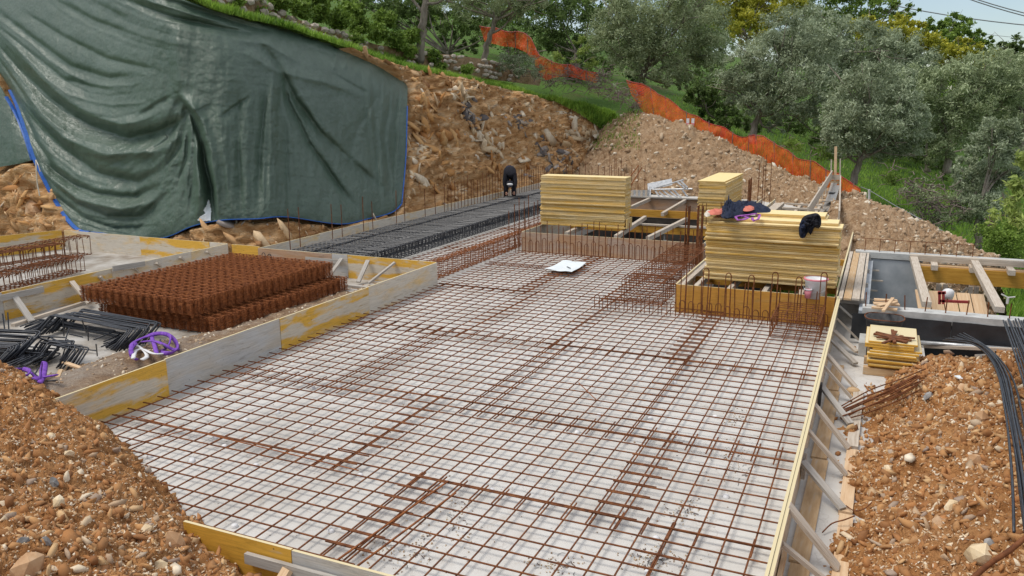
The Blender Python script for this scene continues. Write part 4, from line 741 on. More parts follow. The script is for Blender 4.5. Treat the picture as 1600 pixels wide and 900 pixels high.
def tarp(name, cols, nu, nv, off, label, cat, seed, thick=.0):
    """cols: left-to-right list of (bottom px, ..., top px) columns; draped on the cut slope"""
    A = np.array(cols, float)                      # ncol x nrow x 2
    G = resample(A, nu); G = np.swapaxes(resample(np.swapaxes(G, 0, 1), nv), 0, 1); px, py = G[..., 0], G[..., 1]   # nu x nv
    Yd = np.full(px.shape, np.nan)
    for i in range(0, nu, 3):
        for j in range(0, nv, 3):
            h = cast(bv, px[i, j], py[i, j])
            if h is not None: Yd[i, j] = np.linalg.norm(h-CP)
    idx = np.argwhere(~np.isnan(Yd)); 
    # fill: nearest known value along the column then interpolate
    D = np.empty_like(px); jj = np.arange(nv)
    for i in range(0, nu, 3):
        k = ~np.isnan(Yd[i]); D[i] = np.interp(jj, jj[k], Yd[i][k]) if k.any() else np.nan
    ii = np.arange(nu); r = [i for i in range(0, nu, 3) if not np.isnan(D[i]).any()]
    for j in range(nv): D[:, j] = np.interp(ii, r, D[r, j])
    if name == 'tarpaulin' and nu > 100: v_ = np.linspace(0, 1, nv)[None]; D = D+np.clip((v_-.8)/.2, 0, 1)**2*np.clip((px[:, -1:]-240)/120, 0, 1)*1.0+np.clip((.05-v_)/.05, 0, 1)*.1
    for _ in range(10):
        P = np.pad(D, 4, mode='edge'); D = sum(P[4+a:4+a+nu, 4+b:4+b+nv] for a in (-4, -2, 0, 2, 4) for b in (-4, -2, 0, 2, 4))/25
    for k_, (fam, nk, am) in enumerate(FAM):
        C_ = [resample(np.array(c, float), 9) for c in fam]; C_ = resample(np.array(C_), (len(fam)-1)*nk+1)
        for c in C_: FOLDS2.append((c+rng.normal(size=c.shape)*1.2, rng.uniform(2.0, 4.2), am*.7*rng.uniform(.4, 1.2)*rng.choice((-1, -1, 1))))
    disp = np.zeros(px.shape)
    wob = (3.0*nz(np.c_[px.ravel()*.02, py.ravel()*.02, np.full(px.size, seed)], 1, 3)).reshape(px.shape)
    for L, w, a in FOLDS+FOLDS2:
        d, t, sg = seg_dist(px+wob, py+wob*.7, L); lo = sg > 0; ww = np.where(lo, w*1.5, w*.55) if a < 0 else np.where(lo, w*.7, w*1.3)
        f = np.exp(-(d/ww)**1.6)*np.clip(np.minimum(t*5, (1-t)*4)+.12, 0, 1); disp += a*f*1.3
    q = np.c_[px.ravel(), py.ravel()]
    dirn = np.c_[q[:, 0]*.012+q[:, 1]*.012, q[:, 1]*.006-q[:, 0]*.010, np.full(len(q), seed)]
    disp += (.045*nz(dirn, 1.2, 3)-.06*np.abs(nz(np.c_[q[:, 0]*.045, q[:, 1]*.008+q[:, 0]*.01, np.full(len(q), seed+3)], 1, 3))+.012*nz(np.c_[q*.09, np.full(len(q), seed)], 1, 3)-.018*np.abs(nz(np.c_[q[:, 0]*.05+q[:, 1]*.02, q[:, 1]*.06, np.full(len(q), seed+6)], 1, 3))-.010*np.abs(nz(np.c_[q*.16, np.full(len(q), seed+8)], 1, 2))).reshape(px.shape)
    D2 = D-off-disp
    dirs = np.stack([(px-800)/F, (py-450)/F, np.ones_like(px)], -1)@M3; dirs /= np.linalg.norm(dirs, axis=-1, keepdims=True); W = CP+dirs*D2[..., None]
    t = thing(name, W[nu//2, 0], label, cat); c = np.array(t.location)
    link('sheet', meshof('sheet', W.reshape(-1, 3)-c, gridfaces(nu, nv), tarp_m, True)).parent = t
    return t, W
cols = [[(-40, 60), (-60, 10), (-80, -70), (-100, -160)], [(20, 148), (0, 80), (-20, -40), (-40, -170)], [(58, 256), (60, 140), (60, 0), (60, -160)], [(112, 350), (120, 205), (125, 60), (120, -140)], [(158, 364), (170, 240), (175, 90), (170, -100)], [(246, 373), (250, 250), (235, 120), (222, -50)],
        [(302, 353), (300, 240), (286, 130), (262, -12)], [(345, 344), (350, 240), (352, 140), (345, 18)], [(400, 342), (405, 235), (412, 140), (408, 32)], [(448, 339), (455, 240), (458, 150), (452, 47)], [(530, 350), (525, 250), (520, 160), (510, 66)], [(575, 342), (575, 250), (572, 170), (566, 88)], [(612, 332), (612, 258), (608, 185), (604, 108)], [(628, 318), (634, 250), (636, 190), (637, 129)]]
T1, TW = tarp('tarpaulin', cols, 420, 250, .28, 'large green tarpaulin with blue hem draped in folds over the cut slope', 'tarpaulin', 1.)
def hem(t, W, pts, w, name='hem'):
    m = MB(); P = [W[i, j] for i, j in pts]; m.tube([p+(CP-p)/np.linalg.norm(CP-p)*.03 for p in P], w, 5, .35); m.build(name, bluehem, t)
nu_, nv_ = TW.shape[:2]
hem(T1, TW, [(i, 0) for i in range(120, nu_, 4)], .04); hem(T1, TW, [(nu_-1, j) for j in range(0, 200, 4)], .022); hem(T1, TW, [(i, 0) for i in range(30, 122, 4)], .09)
cols = [[(-30, 268), (-30, 200), (-30, 120), (-30, 60)], [(0, 261), (-2, 210), (-6, 160), (-12, 112)], [(28, 256), (22, 215), (14, 175), (4, 140)], [(51, 250), (40, 215), (26, 180), (8, 148)]]
T2, TW2 = tarp('tarpaulin', cols, 60, 60, .18, 'small green tarpaulin corner at the left edge beside the large one', 'tarpaulin', 5.)
hem(T2, TW2, [(59, j) for j in range(0, 60, 4)], .06)
m = MB(); m.tube([Wy(56, 250, 16.4), Wy(57, 268, 16.3), Wy(58, 285, 16.3), Wy(62, 306, 16.3)], .018, 5); m.tube([Wy(56, 250, 16.4), Wy(60, 258, 16.3), Wy(63, 268, 16.3)], .015, 5); tag(m.build('twine', twine), 'pale twine dangling from the knot between the two tarpaulins', 'twine')
ii_ = np.argwhere(inpoly(pj(TW)[..., 0], pj(TW)[..., 1], [(325, 308), (322, 320), (317, 329), (320, 333), (312, 338), (307, 345), (318, 346), (330, 345), (331, 330), (328, 314)])); sel = {(i, j) for i, j in ii_}
V_ = []; F_ = []
for i, j in ii_:
    if (i+1, j) in sel and (i, j+1) in sel and (i+1, j+1) in sel:
        k_ = len(V_); V_ += [TW[a, b]+(CP-TW[a, b])/np.linalg.norm(CP-TW[a, b])*.04 for a, b in ((i, j), (i+1, j), (i+1, j+1), (i, j+1))]; F_.append((k_, k_+1, k_+2, k_+3))
if V_: MB().add(V_, F_).build('worn_patch', paper, T1)

# ================================================================== SOFT THINGS
def lump(name, outline, nrm, hgt, mat, seed, parent=None, folds=.35, n=34, rings=12):
    """a crumpled cloth: outline (world points), bulging along nrm"""
    O = np.array(outline, float); O = resample(np.vstack([O, O[:1]]), n+1)[:-1]; c = O.mean(0); nrm = np.array(nrm, float)/np.linalg.norm(nrm); V = []
    for k in range(rings+1):
        f = k/rings; 
        for p in O: q_ = c+(p-c)*f; h = hgt*(1-f**2.6)**.6 if f < 1 else 0; w = noise.fractal(Vector(q_*9+seed), 1, 2, 4)*folds+(abs(noise.noise(Vector(q_*16+seed)))-.3)*folds; V.append(q_+nrm*(h*(1+w*1.6)+.004))
    Fc = [(k*n+j, k*n+(j+1) % n, (k+1)*n+(j+1) % n, (k+1)*n+j) for k in range(rings) for j in range(n)]+[tuple(rings*n+j for j in range(n))[::-1]]
    m = MB(); m.add(V, Fc); return m.build(name, mat, parent, True)
zt = 1.80
J = thing('jacket', Wz(1165, 330, zt), 'dark navy jacket with salmon lining lying flat on the big front stack', 'clothing')
lump('body', [Wz(*p, zt+.0) for p in ((1126, 330), (1132, 322), (1150, 320), (1172, 319), (1190, 325), (1204, 327), (1203, 333), (1186, 334), (1165, 336), (1145, 341), (1132, 342), (1126, 337))], (0, 0, 1), .13, navy, 3., J, .6)
lump('sleeve', [Wz(*p, zt+.02) for p in ((1104, 333), (1112, 329), (1130, 328), (1130, 334), (1112, 336))], (0, 0, 1), .05, salmon, 5., J); lump('lining', [Wz(*p, zt+.08) for p in ((1160, 325), (1172, 323), (1180, 326), (1172, 330), (1162, 330))], (0, 0, 1), .05, salmon, 6., J); lump('glove', [Wz(*p, zt+.0) for p in ((1100, 336), (1104, 331), (1111, 331), (1112, 336), (1104, 339))], (0, 0, 1), .05, twine, 6., J)
lump('sleeve', [Wz(*p, zt+.04) for p in ((1128, 326), (1138, 321), (1148, 326), (1146, 336), (1136, 341), (1129, 335))], (0, 0, 1), .14, navy, 8., J, .8)
J = thing('harness', Wz(1167, 341, zt), 'mauve webbing harness hanging over the stack edge by the navy jacket', 'harness')
m = MB(); m.tube([Wz(1148, 339, zt+.02), Wz(1156, 337, zt+.05), Wz(1168, 336, zt+.06), Wz(1180, 334, zt+.06), Wz(1187, 336, zt+.03), Wz(1185, 342, zt), Wz(1178, 345, zt), Wz(1175, 341, zt+.02)], .028, 6, .5); m.build('webbing', mauve, J)
m = MB(); m.tube([Wz(1150, 340, zt+.02), Wz(1153, 344, zt), Wz(1163, 343, zt), Wz(1170, 340, zt+.03), Wz(1160, 338, zt+.03)], .025, 6, .5); m.build('webbing', mauve, J)
J = thing('jacket', Wy(1265, 350, 16.15), 'black jacket slung over the front edge of the big stack', 'clothing')
ov = (1251, 346), (1254, 340), (1260, 336), (1268, 334), (1276, 333), (1282, 338), (1283, 348), (1279, 357), (1273, 355), (1267, 367), (1262, 362), (1258, 371), (1250, 371), (1248, 358)
lump('body', [Wy(*p, 16.2) for p in ov], (.2, -1, .25), .13, blackcloth, 11., J, .8); lump('sleeve', [Wy(*p, 16.12) for p in ((1268, 337), (1278, 335), (1283, 342), (1282, 354), (1275, 356), (1269, 350))], (.2, -1, .25), .10, blackcloth, 13., J, .8)
lump('sleeve', [Wy(*p, 16.12) for p in ((1249, 350), (1254, 344), (1260, 347), (1258, 360), (1257, 371), (1251, 370), (1249, 360))], (.2, -1, .25), .08, navy, 14., J, .7)
def strap(name, pts, mat, parent, r=.022, flat=.35): return MB().tube(pts, r, 6, flat).build(name, mat, parent, True)
def zc(x, y): return Wz(x, y, .08)
J = thing('harness', Wz(240, 545, .0), 'tangle of purple and white webbing slings behind the left formwork', 'harness'); zo = .12
for k, (pts, mt) in enumerate(((((206, 555), (205, 540), (212, 533), (228, 526), (245, 521), (262, 523), (274, 533), (277, 545), (266, 552), (252, 551)), purple), (((245, 553), (241, 538), (238, 526), (252, 521), (266, 526), (262, 542), (250, 549)), purple), (((208, 560), (212, 548), (224, 546), (238, 552), (252, 553), (272, 550)), whitep), (((211, 538), (222, 545), (230, 556), (222, 562)), whitep), (((214, 562), (206, 556), (205, 545), (212, 536)), purple), (((222, 534), (240, 533), (256, 538), (270, 546), (280, 545)), purple), (((250, 530), (254, 539), (260, 545)), black_bar))):
    q2 = resample([Wz(x, y, .24+.06*math.sin(i*1.7+k)) for i, (x, y) in enumerate(pts)], 26); strap('webbing', q2, mt, J, .034 if mt != black_bar else .012, .4)
J = thing('harness', Wz(35, 585, .0), 'purple webbing slings lying among black bars at the left edge', 'harness')
for k, pts in enumerate((((0, 583), (15, 578), (32, 576), (46, 580), (40, 588), (22, 592), (5, 592)), ((52, 590), (62, 592), (64, 578), (68, 566), (71, 570), (68, 588), (62, 598)), ((48, 582), (58, 590), (75, 588), (88, 586)))):
    strap('webbing', resample([Wz(x, y, .22+.05*math.sin(i*2+k)) for i, (x, y) in enumerate(pts)], 20), purple, J, .036, .4)
J = thing('plan_sheet', Wz(885, 415, .03), 'pale blue-white sheet with a pen lying on the mesh', 'sheet')
P4 = [Wz(*p, .075) for p in ((850, 421), (893, 426), (916, 411), (880, 407))]; G = np.array([[P4[0]*(1-u)*(1-v)+P4[1]*u*(1-v)+P4[2]*u*v+P4[3]*(1-u)*v for u in np.linspace(0, 1, 24)] for v in np.linspace(0, 1, 18)]); G[..., 2] += .012*np.sin(np.linspace(0, 9, 24))[None]+.012*np.cos(np.linspace(0, 6, 18))[:, None]
link('sheet', meshof('sheet', G.reshape(-1, 3)-np.array(J.location), gridfaces(18, 24), paper, True)).parent = J
strap('pen', [Wz(886, 417, .11), Wz(891, 419, .11)], black_bar, J, .013, 1)

# ================================================================== RUSTY MESH STACK AND THE REBAR STORE
def meshsheet(w, l, sx, sy, r, mat):
    m = MB(); x = -w/2+.06
    while x < w/2: m.tube([(x, -l/2+random.uniform(-.03, .01), 0), (x, l/2+random.uniform(-.01, .03), 0)], r, 4, cap=False); x += sx
    y = -l/2+.06
    while y < l/2: m.tube([(-w/2+random.uniform(-.03, .01), y, .011), (w/2+random.uniform(-.01, .03), y, .011)], r, 4, cap=False); y += sy
    return meshof('mesh_sheet', m.v, m.f, mat)
sm = [meshsheet(2.95, 4.05, .205, .205, .0085, rust2) for _ in range(4)]
for k, (cx, cy, z0, n, lab) in enumerate(((-12.13, 12.72, -.04, 13, 'rusty mesh sheet in the lower half of the mesh stack'), (-12.44, 12.6, .30, 13, 'rusty mesh sheet in the upper half of the mesh stack'))):
    for i in range(n): tag(link('mesh_sheet', sm[i % 4], (cx+rng.normal()*.005, cy+rng.normal()*.005, z0+i*.0235), (0, 0, R(-1.2*k+rng.normal()*.05))), 'topmost rusty mesh sheet of the whole mesh stack' if k and i == n-1 else ('lowest rusty mesh sheet of the mesh stack, on grey battens' if not k and i == 0 else lab), 'rebar mesh', 'mesh sheets in the %s stack' % ('lower', 'upper')[k])
for y in (11.2, 12.6, 14): tag(beamobj('bearer', (-13.8, y, -.05+.0), (-10.8, y, -.05), .08, .05, timber_g), 'grey batten under the rusty mesh stack, %s' % {11.2: 'front', 12.6: 'middle', 14: 'rear'}[y], 'bearer')
def ubar(A, B, leg, r=.0105):
    """bar bent to a U: long side A-B, both ends turned by the vector leg"""
    A, B, leg = (np.array(v, float) for v in (A, B, leg)); u = (B-A)/np.linalg.norm(B-A); l = np.linalg.norm(leg); w = leg/l; c = .05
    return [A+leg, A+w*c, A+u*c*.3+w*c*.3, A+u*c, B-u*c, B-u*c*.3+w*c*.3, B+w*c, B+leg]
def pile(label, group, A, B, leg, n, step, jit=.03, mat=black_bar):
    for i in range(n):
        j = lambda s=jit: rng.normal(size=3)*s*np.array((1, 1, .4)); s = np.array(step)*i
        m = MB().tube(ubar(np.array(A)+s+j(), np.array(B)+s+j(), np.array(leg)+j(.03)), .0135, 5); o = m.build('bent_bar', mat, None, True); o.location.z = max(o.location.z, -.05); tag(o, label, 'bent bar', group)
pile('black U shaped bar in the bundle left of the rusty mesh stack', 'black bars, rear bundle', Wz(80, 492, .30), Wz(202, 515, .30), (.02, -.42, -.26), 26, (-.004, .03, -.006))
pile('black U shaped bar lying low under the rear bundle', 'black bars, low bundle', Wz(70, 500, .1), Wz(190, 520, .1), (.05, -.45, -.05), 16, (.012, .0, -.004), .05)
pile('black U shaped bar in the bundle at the left frame edge', 'black bars, edge bundle', Wz(-90, 512, .40), Wz(62, 520, .38), (.02, -.5, -.3), 26, (-.0, -.02, -.010), .035)
pile('black U shaped bar lying beneath the bundle at the left frame edge', 'black bars, lower edge bundle', Wz(-90, 548, .1), Wz(40, 560, .1), (.1, -.4, -.02), 22, (.0, .03, -.003), .05)
pile('black bent bar in the loose heap between the two black bundles', 'black bars, middle heap', Wz(60, 528, .25), Wz(110, 533, .25), (.02, -.3, -.25), 16, (.03, -.01, -.014), .09)
for i, (a, b_) in enumerate([((98, 545, 0), (108, 512, .3)), ((152, 556, -.03), (150, 538, .3)), ((96, 562, -.04), (106, 530, .25)), ((135, 520, .1), (128, 500, .42)), ((100, 525, .1), (98, 497, .45)), ((138, 532, .1), (137, 510, .4)), ((8, 520, .3), (4, 490, .6)), ((14, 518, .3), (12, 488, .6)), ((108, 522, .35), (130, 527, .28)), ((92, 540, 0), (150, 548, .0)), ((30, 588, .1), (98, 612, .0)), ((25, 600, .1), (90, 594, .1)), ((40, 610, .1), (60, 575, .2)), ((45, 575, .1), (95, 620, .02)), ((20, 585, .05), (80, 622, .05)), ((55, 620, .0), (110, 600, .02)), ((200, 512, .1), (235, 520, -.02)), ((195, 505, .2), (230, 512, .02))]):
    m = MB().tube([Wz(*a), Wz(*b_)], .0115, 5); tag(m.build('bar', black_bar), 'loose straight black bar lying on the black bundles in the store', 'rebar', 'loose black bars')
for i, (a, b_, w, mt) in enumerate([((66, 600), (205, 569), .05, timber_n), ((100, 566), (140, 580), .07, timber_n), ((120, 583), (172, 574), .09, timber_n), ((90, 590), (95, 578), .06, plank_b)]):
    tag(beamobj('offcut', Wz(*a, .06), Wz(*b_, .08), w, .025, mt), ['long thin pale batten lying behind the left formwork', 'short pinkish offcut on the dirt strip', 'pale wedge of timber against the left formwork', 'small brown offcut by the purple slings'][i], 'timber offcut')
cage('rebar_cage', tuple(Wz(-40, 432, 0)[:2]), tuple(Wz(132, 398, 0)[:2]), .5, .52, .2, rust, 'rusty stirrup cage standing in the left footing, rear one', 4, .011)
cage('rebar_cage', tuple(Wz(-60, 470, 0)[:2]), tuple(Wz(118, 424, 0)[:2]), .55, .36, .12, rust, 'low rusty stirrup cage in the left footing by the braced board', 5, .011)
cage('rebar_cage', tuple(Wz(-40, 425, .45)[:2]), tuple(Wz(95, 402, .45)[:2]), .35, .3, .24, rust, 'upper stirrups stacked on the cage in the left footing', 4, .010, z=.5)
starters('dark bent bar ends at the near end of the black cages', [Wz(x, 398+((x*7) % 3)*3, .3)[:2] for x in range(412, 470, 9)], black_bar, .0, .38, .009, 'hooks', True)

# ================================================================== RIGHT SIDE: BASEMENT WALL, DECK, BEAMS
BW = thing('basement_wall', (3.5, 15.2, -.4), 'black membrane covered basement wall with rough concrete top', 'wall')
def xprofile(y, zt_, zb, x0, x1, wob, seed, name, mat, th):
    n = 70; X = np.linspace(x0, x1, n); v = []
    for i, x in enumerate(X):
        a = zt_+.008*noise.noise(Vector((x*3, seed, 0))); b2 = zb+wob*noise.fractal(Vector((x*1.6, seed+4, 0)), 1, 2, 3); v += [(x, y, a), (x, y+th, a), (x, y, b2), (x, y+th, b2)]
    f = []
    for i in range(n-1): k = i*4; f += [(k, k+4, k+5, k+1), (k, k+2, k+6, k+4), (k+2, k+3, k+7, k+6), (k+1, k+5, k+7, k+3)]
    return MB().add(v, f).build(name, mat, BW)
xprofile(14.99, .50, .33, -.1, 9, .09, 3, 'concrete_edge', conc_edge, .32); xprofile(15.03, .42, -2.9, -.1, 9, 0, 5, 'wall', cladgrey, .22)
for i, (x0, x1) in enumerate(((-.25, .3), (.3, 1.28), (1.29, 2.9), (2.91, 5.2), (5.21, 9))):
    n = 12; G = np.array([[(x0+(x1-x0)*u, 14.975-.014*(i % 2)-.01*math.sin(u*9+v*3), .40-1.0*v+.03*noise.noise(Vector((x0+u*(x1-x0)*2, 5, 0)))*(1-v)) for u in np.linspace(0, 1, 20)] for v in np.linspace(0, 1, n)])
    c = G.reshape(-1, 3).mean(0); link('membrane', meshof('membrane', G.reshape(-1, 3)-c, gridfaces(n, 20), membrane, True), c, None, BW)
for i, x in enumerate(np.linspace(-.05, 5.2, 18)):
    m = MB().tube([(x, 15.12, .48), (x+random.gauss(0, .01), 15.12, .48+.27)], .010, 5); m.build('starter_bar', rust, BW)
m = MB(); p = Wy(1575, 465, 15.1); m.tube([p+np.array((-.1, 0, .05)), p, p+np.array((.1, 0, .02))], .012, 5); m.tube([p, p-np.array((0, 0, .1))], .02, 6); m.build('bar_cap', whitebar, BW)
tag(beamobj('batten', (.9, 14.9, -.05), (2.6, 14.6, .15), .06, .05, timber), 'pale batten at the foot of the black basement wall', 'batten'); tag(MB().tube([(.8, 14.85, .02), (2.2, 14.85, .06)], .035, 8).build('pipe', alu, None, True), 'grey pipe lying along the foot of the black basement wall', 'pipe')
tag(beamobj('offcut', Wz(1530, 555, .55), Wz(1585, 572, .6), .14, .03, timber), 'pale board end on the right mound by the black bars', 'timber offcut')
# deck of planks right of the front opening and the far retaining wall
DK = thing('plank_deck', (-.3, 18, .46), 'deck of weathered planks between the front opening and the basement', 'deck')
for i, (x, mt, w) in enumerate(((-.49, timber, .07), (-.37, plank_b, .13), (-.23, timber, .13), (-.12, whitep, .05))): beamobj('plank', (x, 15.65, .47+.008*i), (x, 20.9, .47+.008*i), w, .035, mt if mt != whitep else timber, DK)
for y in (16, 17.5, 19, 20.6): beamobj('bearer', (-.55, y, .38), (-.05, y, .38), .08, .1, timber_g, DK)
FW = thing('far_basement_wall', (4, 20.75, -.5), 'grey block basement wall with pale concrete top behind the plank deck', 'wall')
MB().box((4.3, 20.85, .46), (9.4, .3, .14)).build('concrete_edge', conc_edge, FW); MB().box((.35, 20.85, -1.2), (1.4, .24, 3.14)).build('wall', cladgrey, FW)
for i, x in enumerate(np.arange(-.2, 2.1, .32)): MB().tube([(x, 20.85, .5), (x, 20.85, .82)], .009, 5).build('starter_bar', rust, FW)
MB().tube([(-.3, 20.85, .83), (2.1, 20.85, .80)], .007, 5).build('tie_bar', rust, FW)
for i, zz_ in enumerate((.12, -.08, -.28, -.45)): beamobj('shelf_batten', (-.3, 20.6-.2*i, zz_), (.15+.1*(i % 2), 20.6-.2*i, zz_), .06, .03, timber, FW)
SW = MB(); SW.box((-.08, 18, -1.3), (.16, 5.2, 3.3)); SW.build('side_wall', cladgrey, FW)
MB().box((4.3, 18.0, -2.85), (9.4, 5.6, .1)).build('shade_dark_floor', void_shade, FW)
PG = thing('floor_formwork', (4, 19.5, .4), 'yellow beams and white joists propped over the right basement', 'formwork beams')
beamobj('white_beam', (.75, 20.42, .52), (9, 20.42, .52), .12, .13, timber, PG); beamobj('beam', (.9, 20.2, .20), (9, 20.2, .20), .09, .34, beam_y, PG); beamobj('soffit', (.9, 20.35, .38), (9, 20.35, .38), .3, .03, plank_b, PG)
for x in (1.25, 2.0, 2.72, 3.4, 4.2): beamobj('joist_end', (x, 19.9, .40), (x, 20.9, .40), .13, .11, timber, PG)
for a, b_ in (((1427, 402), (1448, 476)), ((1520, 405), (1562, 484)), ((1610, 408), (1680, 490))):
    p = Wz(*a, .5); q2 = Wz(*b_, .5); beamobj('joist', p, q2, .15, .1, timber, PG)
for px in (1467, 1478, 1518, 1527):
    p = Wy(px, 440, 19.9); m = MB().beam((p[0], 19.9, -2.8), (p[0], 19.9, .05), .09, .09, up=(0, 1, 0)); m.build('post', bark, PG)
for s in (-1, 1): p = Wy(1472, 440, 19.9); beamobj('strut', (p[0], 19.88, -.7), (p[0]+s*.5, 19.88, .02), .06, .05, bark, PG)
for i in range(5):
    a = Wy(1440+i*13, 436, 20.9-.12*i); p = np.array((.95+i*.2, 19.4-.0*i, -2.7)); tag(beamobj('leaning_board', (1.35+i*.27, 17.6, -1.45), (1.02+i*.27, 19.7, -.08), .25, .03, timber_n), 'pale board leaning in the right basement, %s' % ['leftmost', 'second', 'middle', 'fourth', 'rightmost'][i], 'board')
p = Wy(1482, 455, 18.2); tag(MB().lathe((p[0], 18.2, p[2]-.16), [(.0, 0), (.09, 0), (.11, .08), (.11, .16), (.07, .2), (0, .22)], 16).build('drum', whitep, None, True), 'round white drum in the right basement beside red frame', 'drum')
m = MB(); 
for (x0, y0), (x1, y1) in (((1468, 470), (1515, 472)), ((1468, 455), (1468, 475)), ((1474, 456), (1474, 475)), ((1465, 458), (1478, 457))): m.beam(Wy(x0, y0, 17.9), Wy(x1, y1, 17.9), .05, .05, up=(0, 1, 0))
tag(m.build('frame', redm), 'red metal frame in the right basement', 'metal frame')
for i, (px, py) in enumerate(((1540, 468), (1546, 466))): p = Wy(px, py, 17.5)
# far formwork at the back right
PF = thing('post_formwork', Wz(1300, 300, .5), 'tall pale timber post and channel formwork at the back right of the site', 'formwork')
for a, b_, z in (((1300, 272), (1262, 332), 1.15), ((1313, 280), (1311, 338), 1.0)): beamobj('board', Wz(*a, z), Wz(*b_, z-.05), .04, .3, timber, PF)
e = Wz(1300, 272, 1.15); yb = e[1]
for (px, p0, p1, w) in ((1306, 229, 300, .10), (1299, 249, 310, .045), (1313, 248, 320, .045), (1279, 292, 330, .05), (1286, 284, 325, .05), (1291, 276, 322, .05)):
    y = yb if px > 1295 else yb-(1300-px)*.12; m = MB(); a = Wy(px, p0, y); b2 = Wy(px-1.5, p1, y); m.beam(a, b2, w, w, up=(0, 1, 0)); m.build('post', timber_n if px == 1306 else timber, PF)
beamobj('cross_piece', Wy(1296, 277, yb-.05), Wy(1314, 277, yb-.05), .05, .2, timber, PF); beamobj('cross_piece', Wy(1297, 285, yb-.02), Wy(1312, 285, yb-.02), .05, .14, plank_b, PF)
for i, (a, b_) in enumerate((((1304, 285), (1290, 330)), ((1298, 300), (1308, 300)), ((1290, 315), (1308, 316)), ((1308, 290), (1296, 325)))): beamobj('sheet', Wz(*a, .8), Wz(*b_, .6), .22, .03, alu if i % 2 else timber_g, PF)
for i, (a, b_) in enumerate((((1178, 322), (1172, 338)), ((1218, 318), (1196, 336)), ((1228, 318), (1296, 322)), ((1222, 325), (1290, 328)), ((1226, 332), (1285, 336)), ((1270, 345), (1300, 316)))):
    tag(beamobj('plank', Wz(*a, .62), Wz(*b_, .62), .28 if i < 2 else .12, .05, timber), 'white plank lying behind the big front stack, %s' % ['at the left', 'broad one', 'rear cross one', 'middle cross one', 'front cross one', 'slanting one at the right'][i], 'plank')
# galvanised frames dumped before the spoil bank
GF = thing('metal_frames', Wy(1030, 300, 33.5), 'heap of galvanised scaffold frames and rails before the spoil bank', 'scaffold frames')
for (x0, y0, x1, y1) in ((1022, 294, 1068, 281), (1020, 296, 1082, 295), (1016, 292, 1016, 312), (1036, 298, 1050, 309), (1044, 297, 1058, 308), (1052, 296, 1064, 309), (1058, 284, 1070, 294), (1064, 283, 1074, 293), (1030, 300, 1042, 310), (1024, 298, 1032, 310), (1066, 297, 1074, 307)): m = MB().tube([Wy(x0, y0, 32.6), Wy(x1, y1, 32.2)], .035, 6); m.build('tube', alu, GF)
for i in range(8): a = Wy(988+i*3.6, 297, 32.4); beamobj('plate', a, Wy(988+i*3.6, 310, 32.4), .09, .02, alu if i % 2 else timber, GF, up=(0, 1, 0))
a = Wy(1045, 290, 33.4); beamobj('plate', Wy(1012, 292, 33.4), Wy(1050, 284, 33.6), .5, .02, alu, GF, up=(0, -.5, 1))

# pail, mug, tub, scrap ----------------------------------------------------------------------
B = thing('bucket', (-1.0, 15.85, .5), 'white plastic bucket with pinkish rim on the yellow opening board', 'bucket'); p = Wy(1274, 452, 15.75)
bc = (p[0], 15.75, .44); MB().lathe(bc, [(0, 0), (.17, 0), (.19, .3), (.215, .33), (.215, .36), (.19, .36), (.175, .06), (0, .05)], 24).build('shell', whitep, B, True); MB().lathe((bc[0], bc[1], bc[2]+.34), [(.217, 0), (.222, .012), (.217, .03), (.195, .03)], 24).build('rim', pinkp, B, True)
MB().tube([(bc[0]+.2*math.cos(t), bc[1]-.21, bc[2]+.26-.13*math.sin(t)) for t in np.linspace(0, math.pi, 12)], .006, 5).build('handle', alu, B)
p = Wy(1263, 462, 15.68); B = thing('mug', (p[0], 15.5, .5), 'small pink mug with pale rim beside the white bucket', 'mug'); mc = (p[0], 15.52, .47); MB().lathe(mc, [(0, 0), (.05, 0), (.065, .16), (.055, .16), (.04, .02), (0, .02)], 16).build('cup', pinkp, B, True); MB().lathe((mc[0], mc[1], mc[2]+.15), [(.055, 0), (.075, .005), (.075, .02), (.055, .02)], 16).build('rim', whitep, B, True)
B = thing('tub', (.32, 14.35, -.06), 'black rubber tub with wood scraps behind the low panel pile', 'tub'); tc_ = (.25, 14.3, .0); MB().lathe(tc_, [(0, 0), (.22, 0), (.28, .48), (.30, .50), (.30, .53), (.27, .53), (.25, .4), (0, .38)], 28).build('shell', darktub, B, True)
MB().tube([(tc_[0]+.30*math.cos(t), tc_[1]+.30*math.sin(t), tc_[2]+.535+.01*math.sin(3*t)) for t in np.linspace(0, 2*math.pi, 30)], .009, 5).build('rim', rust, B)
for i, (a, b_, z, w) in enumerate((((1362, 480), (1402, 484), .55, .12), ((1365, 474), (1405, 476), .58, .14), ((1366, 468), (1402, 470), .62, .1), ((1372, 478), (1400, 472), .64, .08), ((1380, 486), (1395, 466), .66, .05))): tag(beamobj('offcut', Wz(*a, z), Wz(*b_, z), w, .03, timber_n), 'pale wood offcut heaped over the black tub', 'timber offcut', 'offcuts over the tub')
for i in range(11):
    c = Wz(1395+random.gauss(0, 4), 527+random.gauss(0, 2), .50); a = random.uniform(-.5, .35) if i % 3 else random.uniform(1, 2); l = random.uniform(.2, .34); d = np.array((math.cos(a), math.sin(a), random.uniform(-.12, .05)))*l
    tag(beamobj('scrap_strip', c-d, c+d, .045, .02, rust), 'rusty steel strip in the scrap heap on the low panel pile', 'scrap metal', 'rusty strips on the low pile')
B = Wz(1340, 545, -.06); tag(beamobj('block', (-.04, 13.9, .06), (-.04, 14.5, .06), .12, .22, conc_edge), 'pale concrete block beside the low panel pile', 'block'); 
tag(MB().lathe((-.1, 12.0, -.06), [(0, 0), (.09, 0), (.1, .04), (.07, .07), (0, .08)], 10).build('cobble', plank_b, None, True), 'flat brown lump at the foot of a raking brace', 'stone')
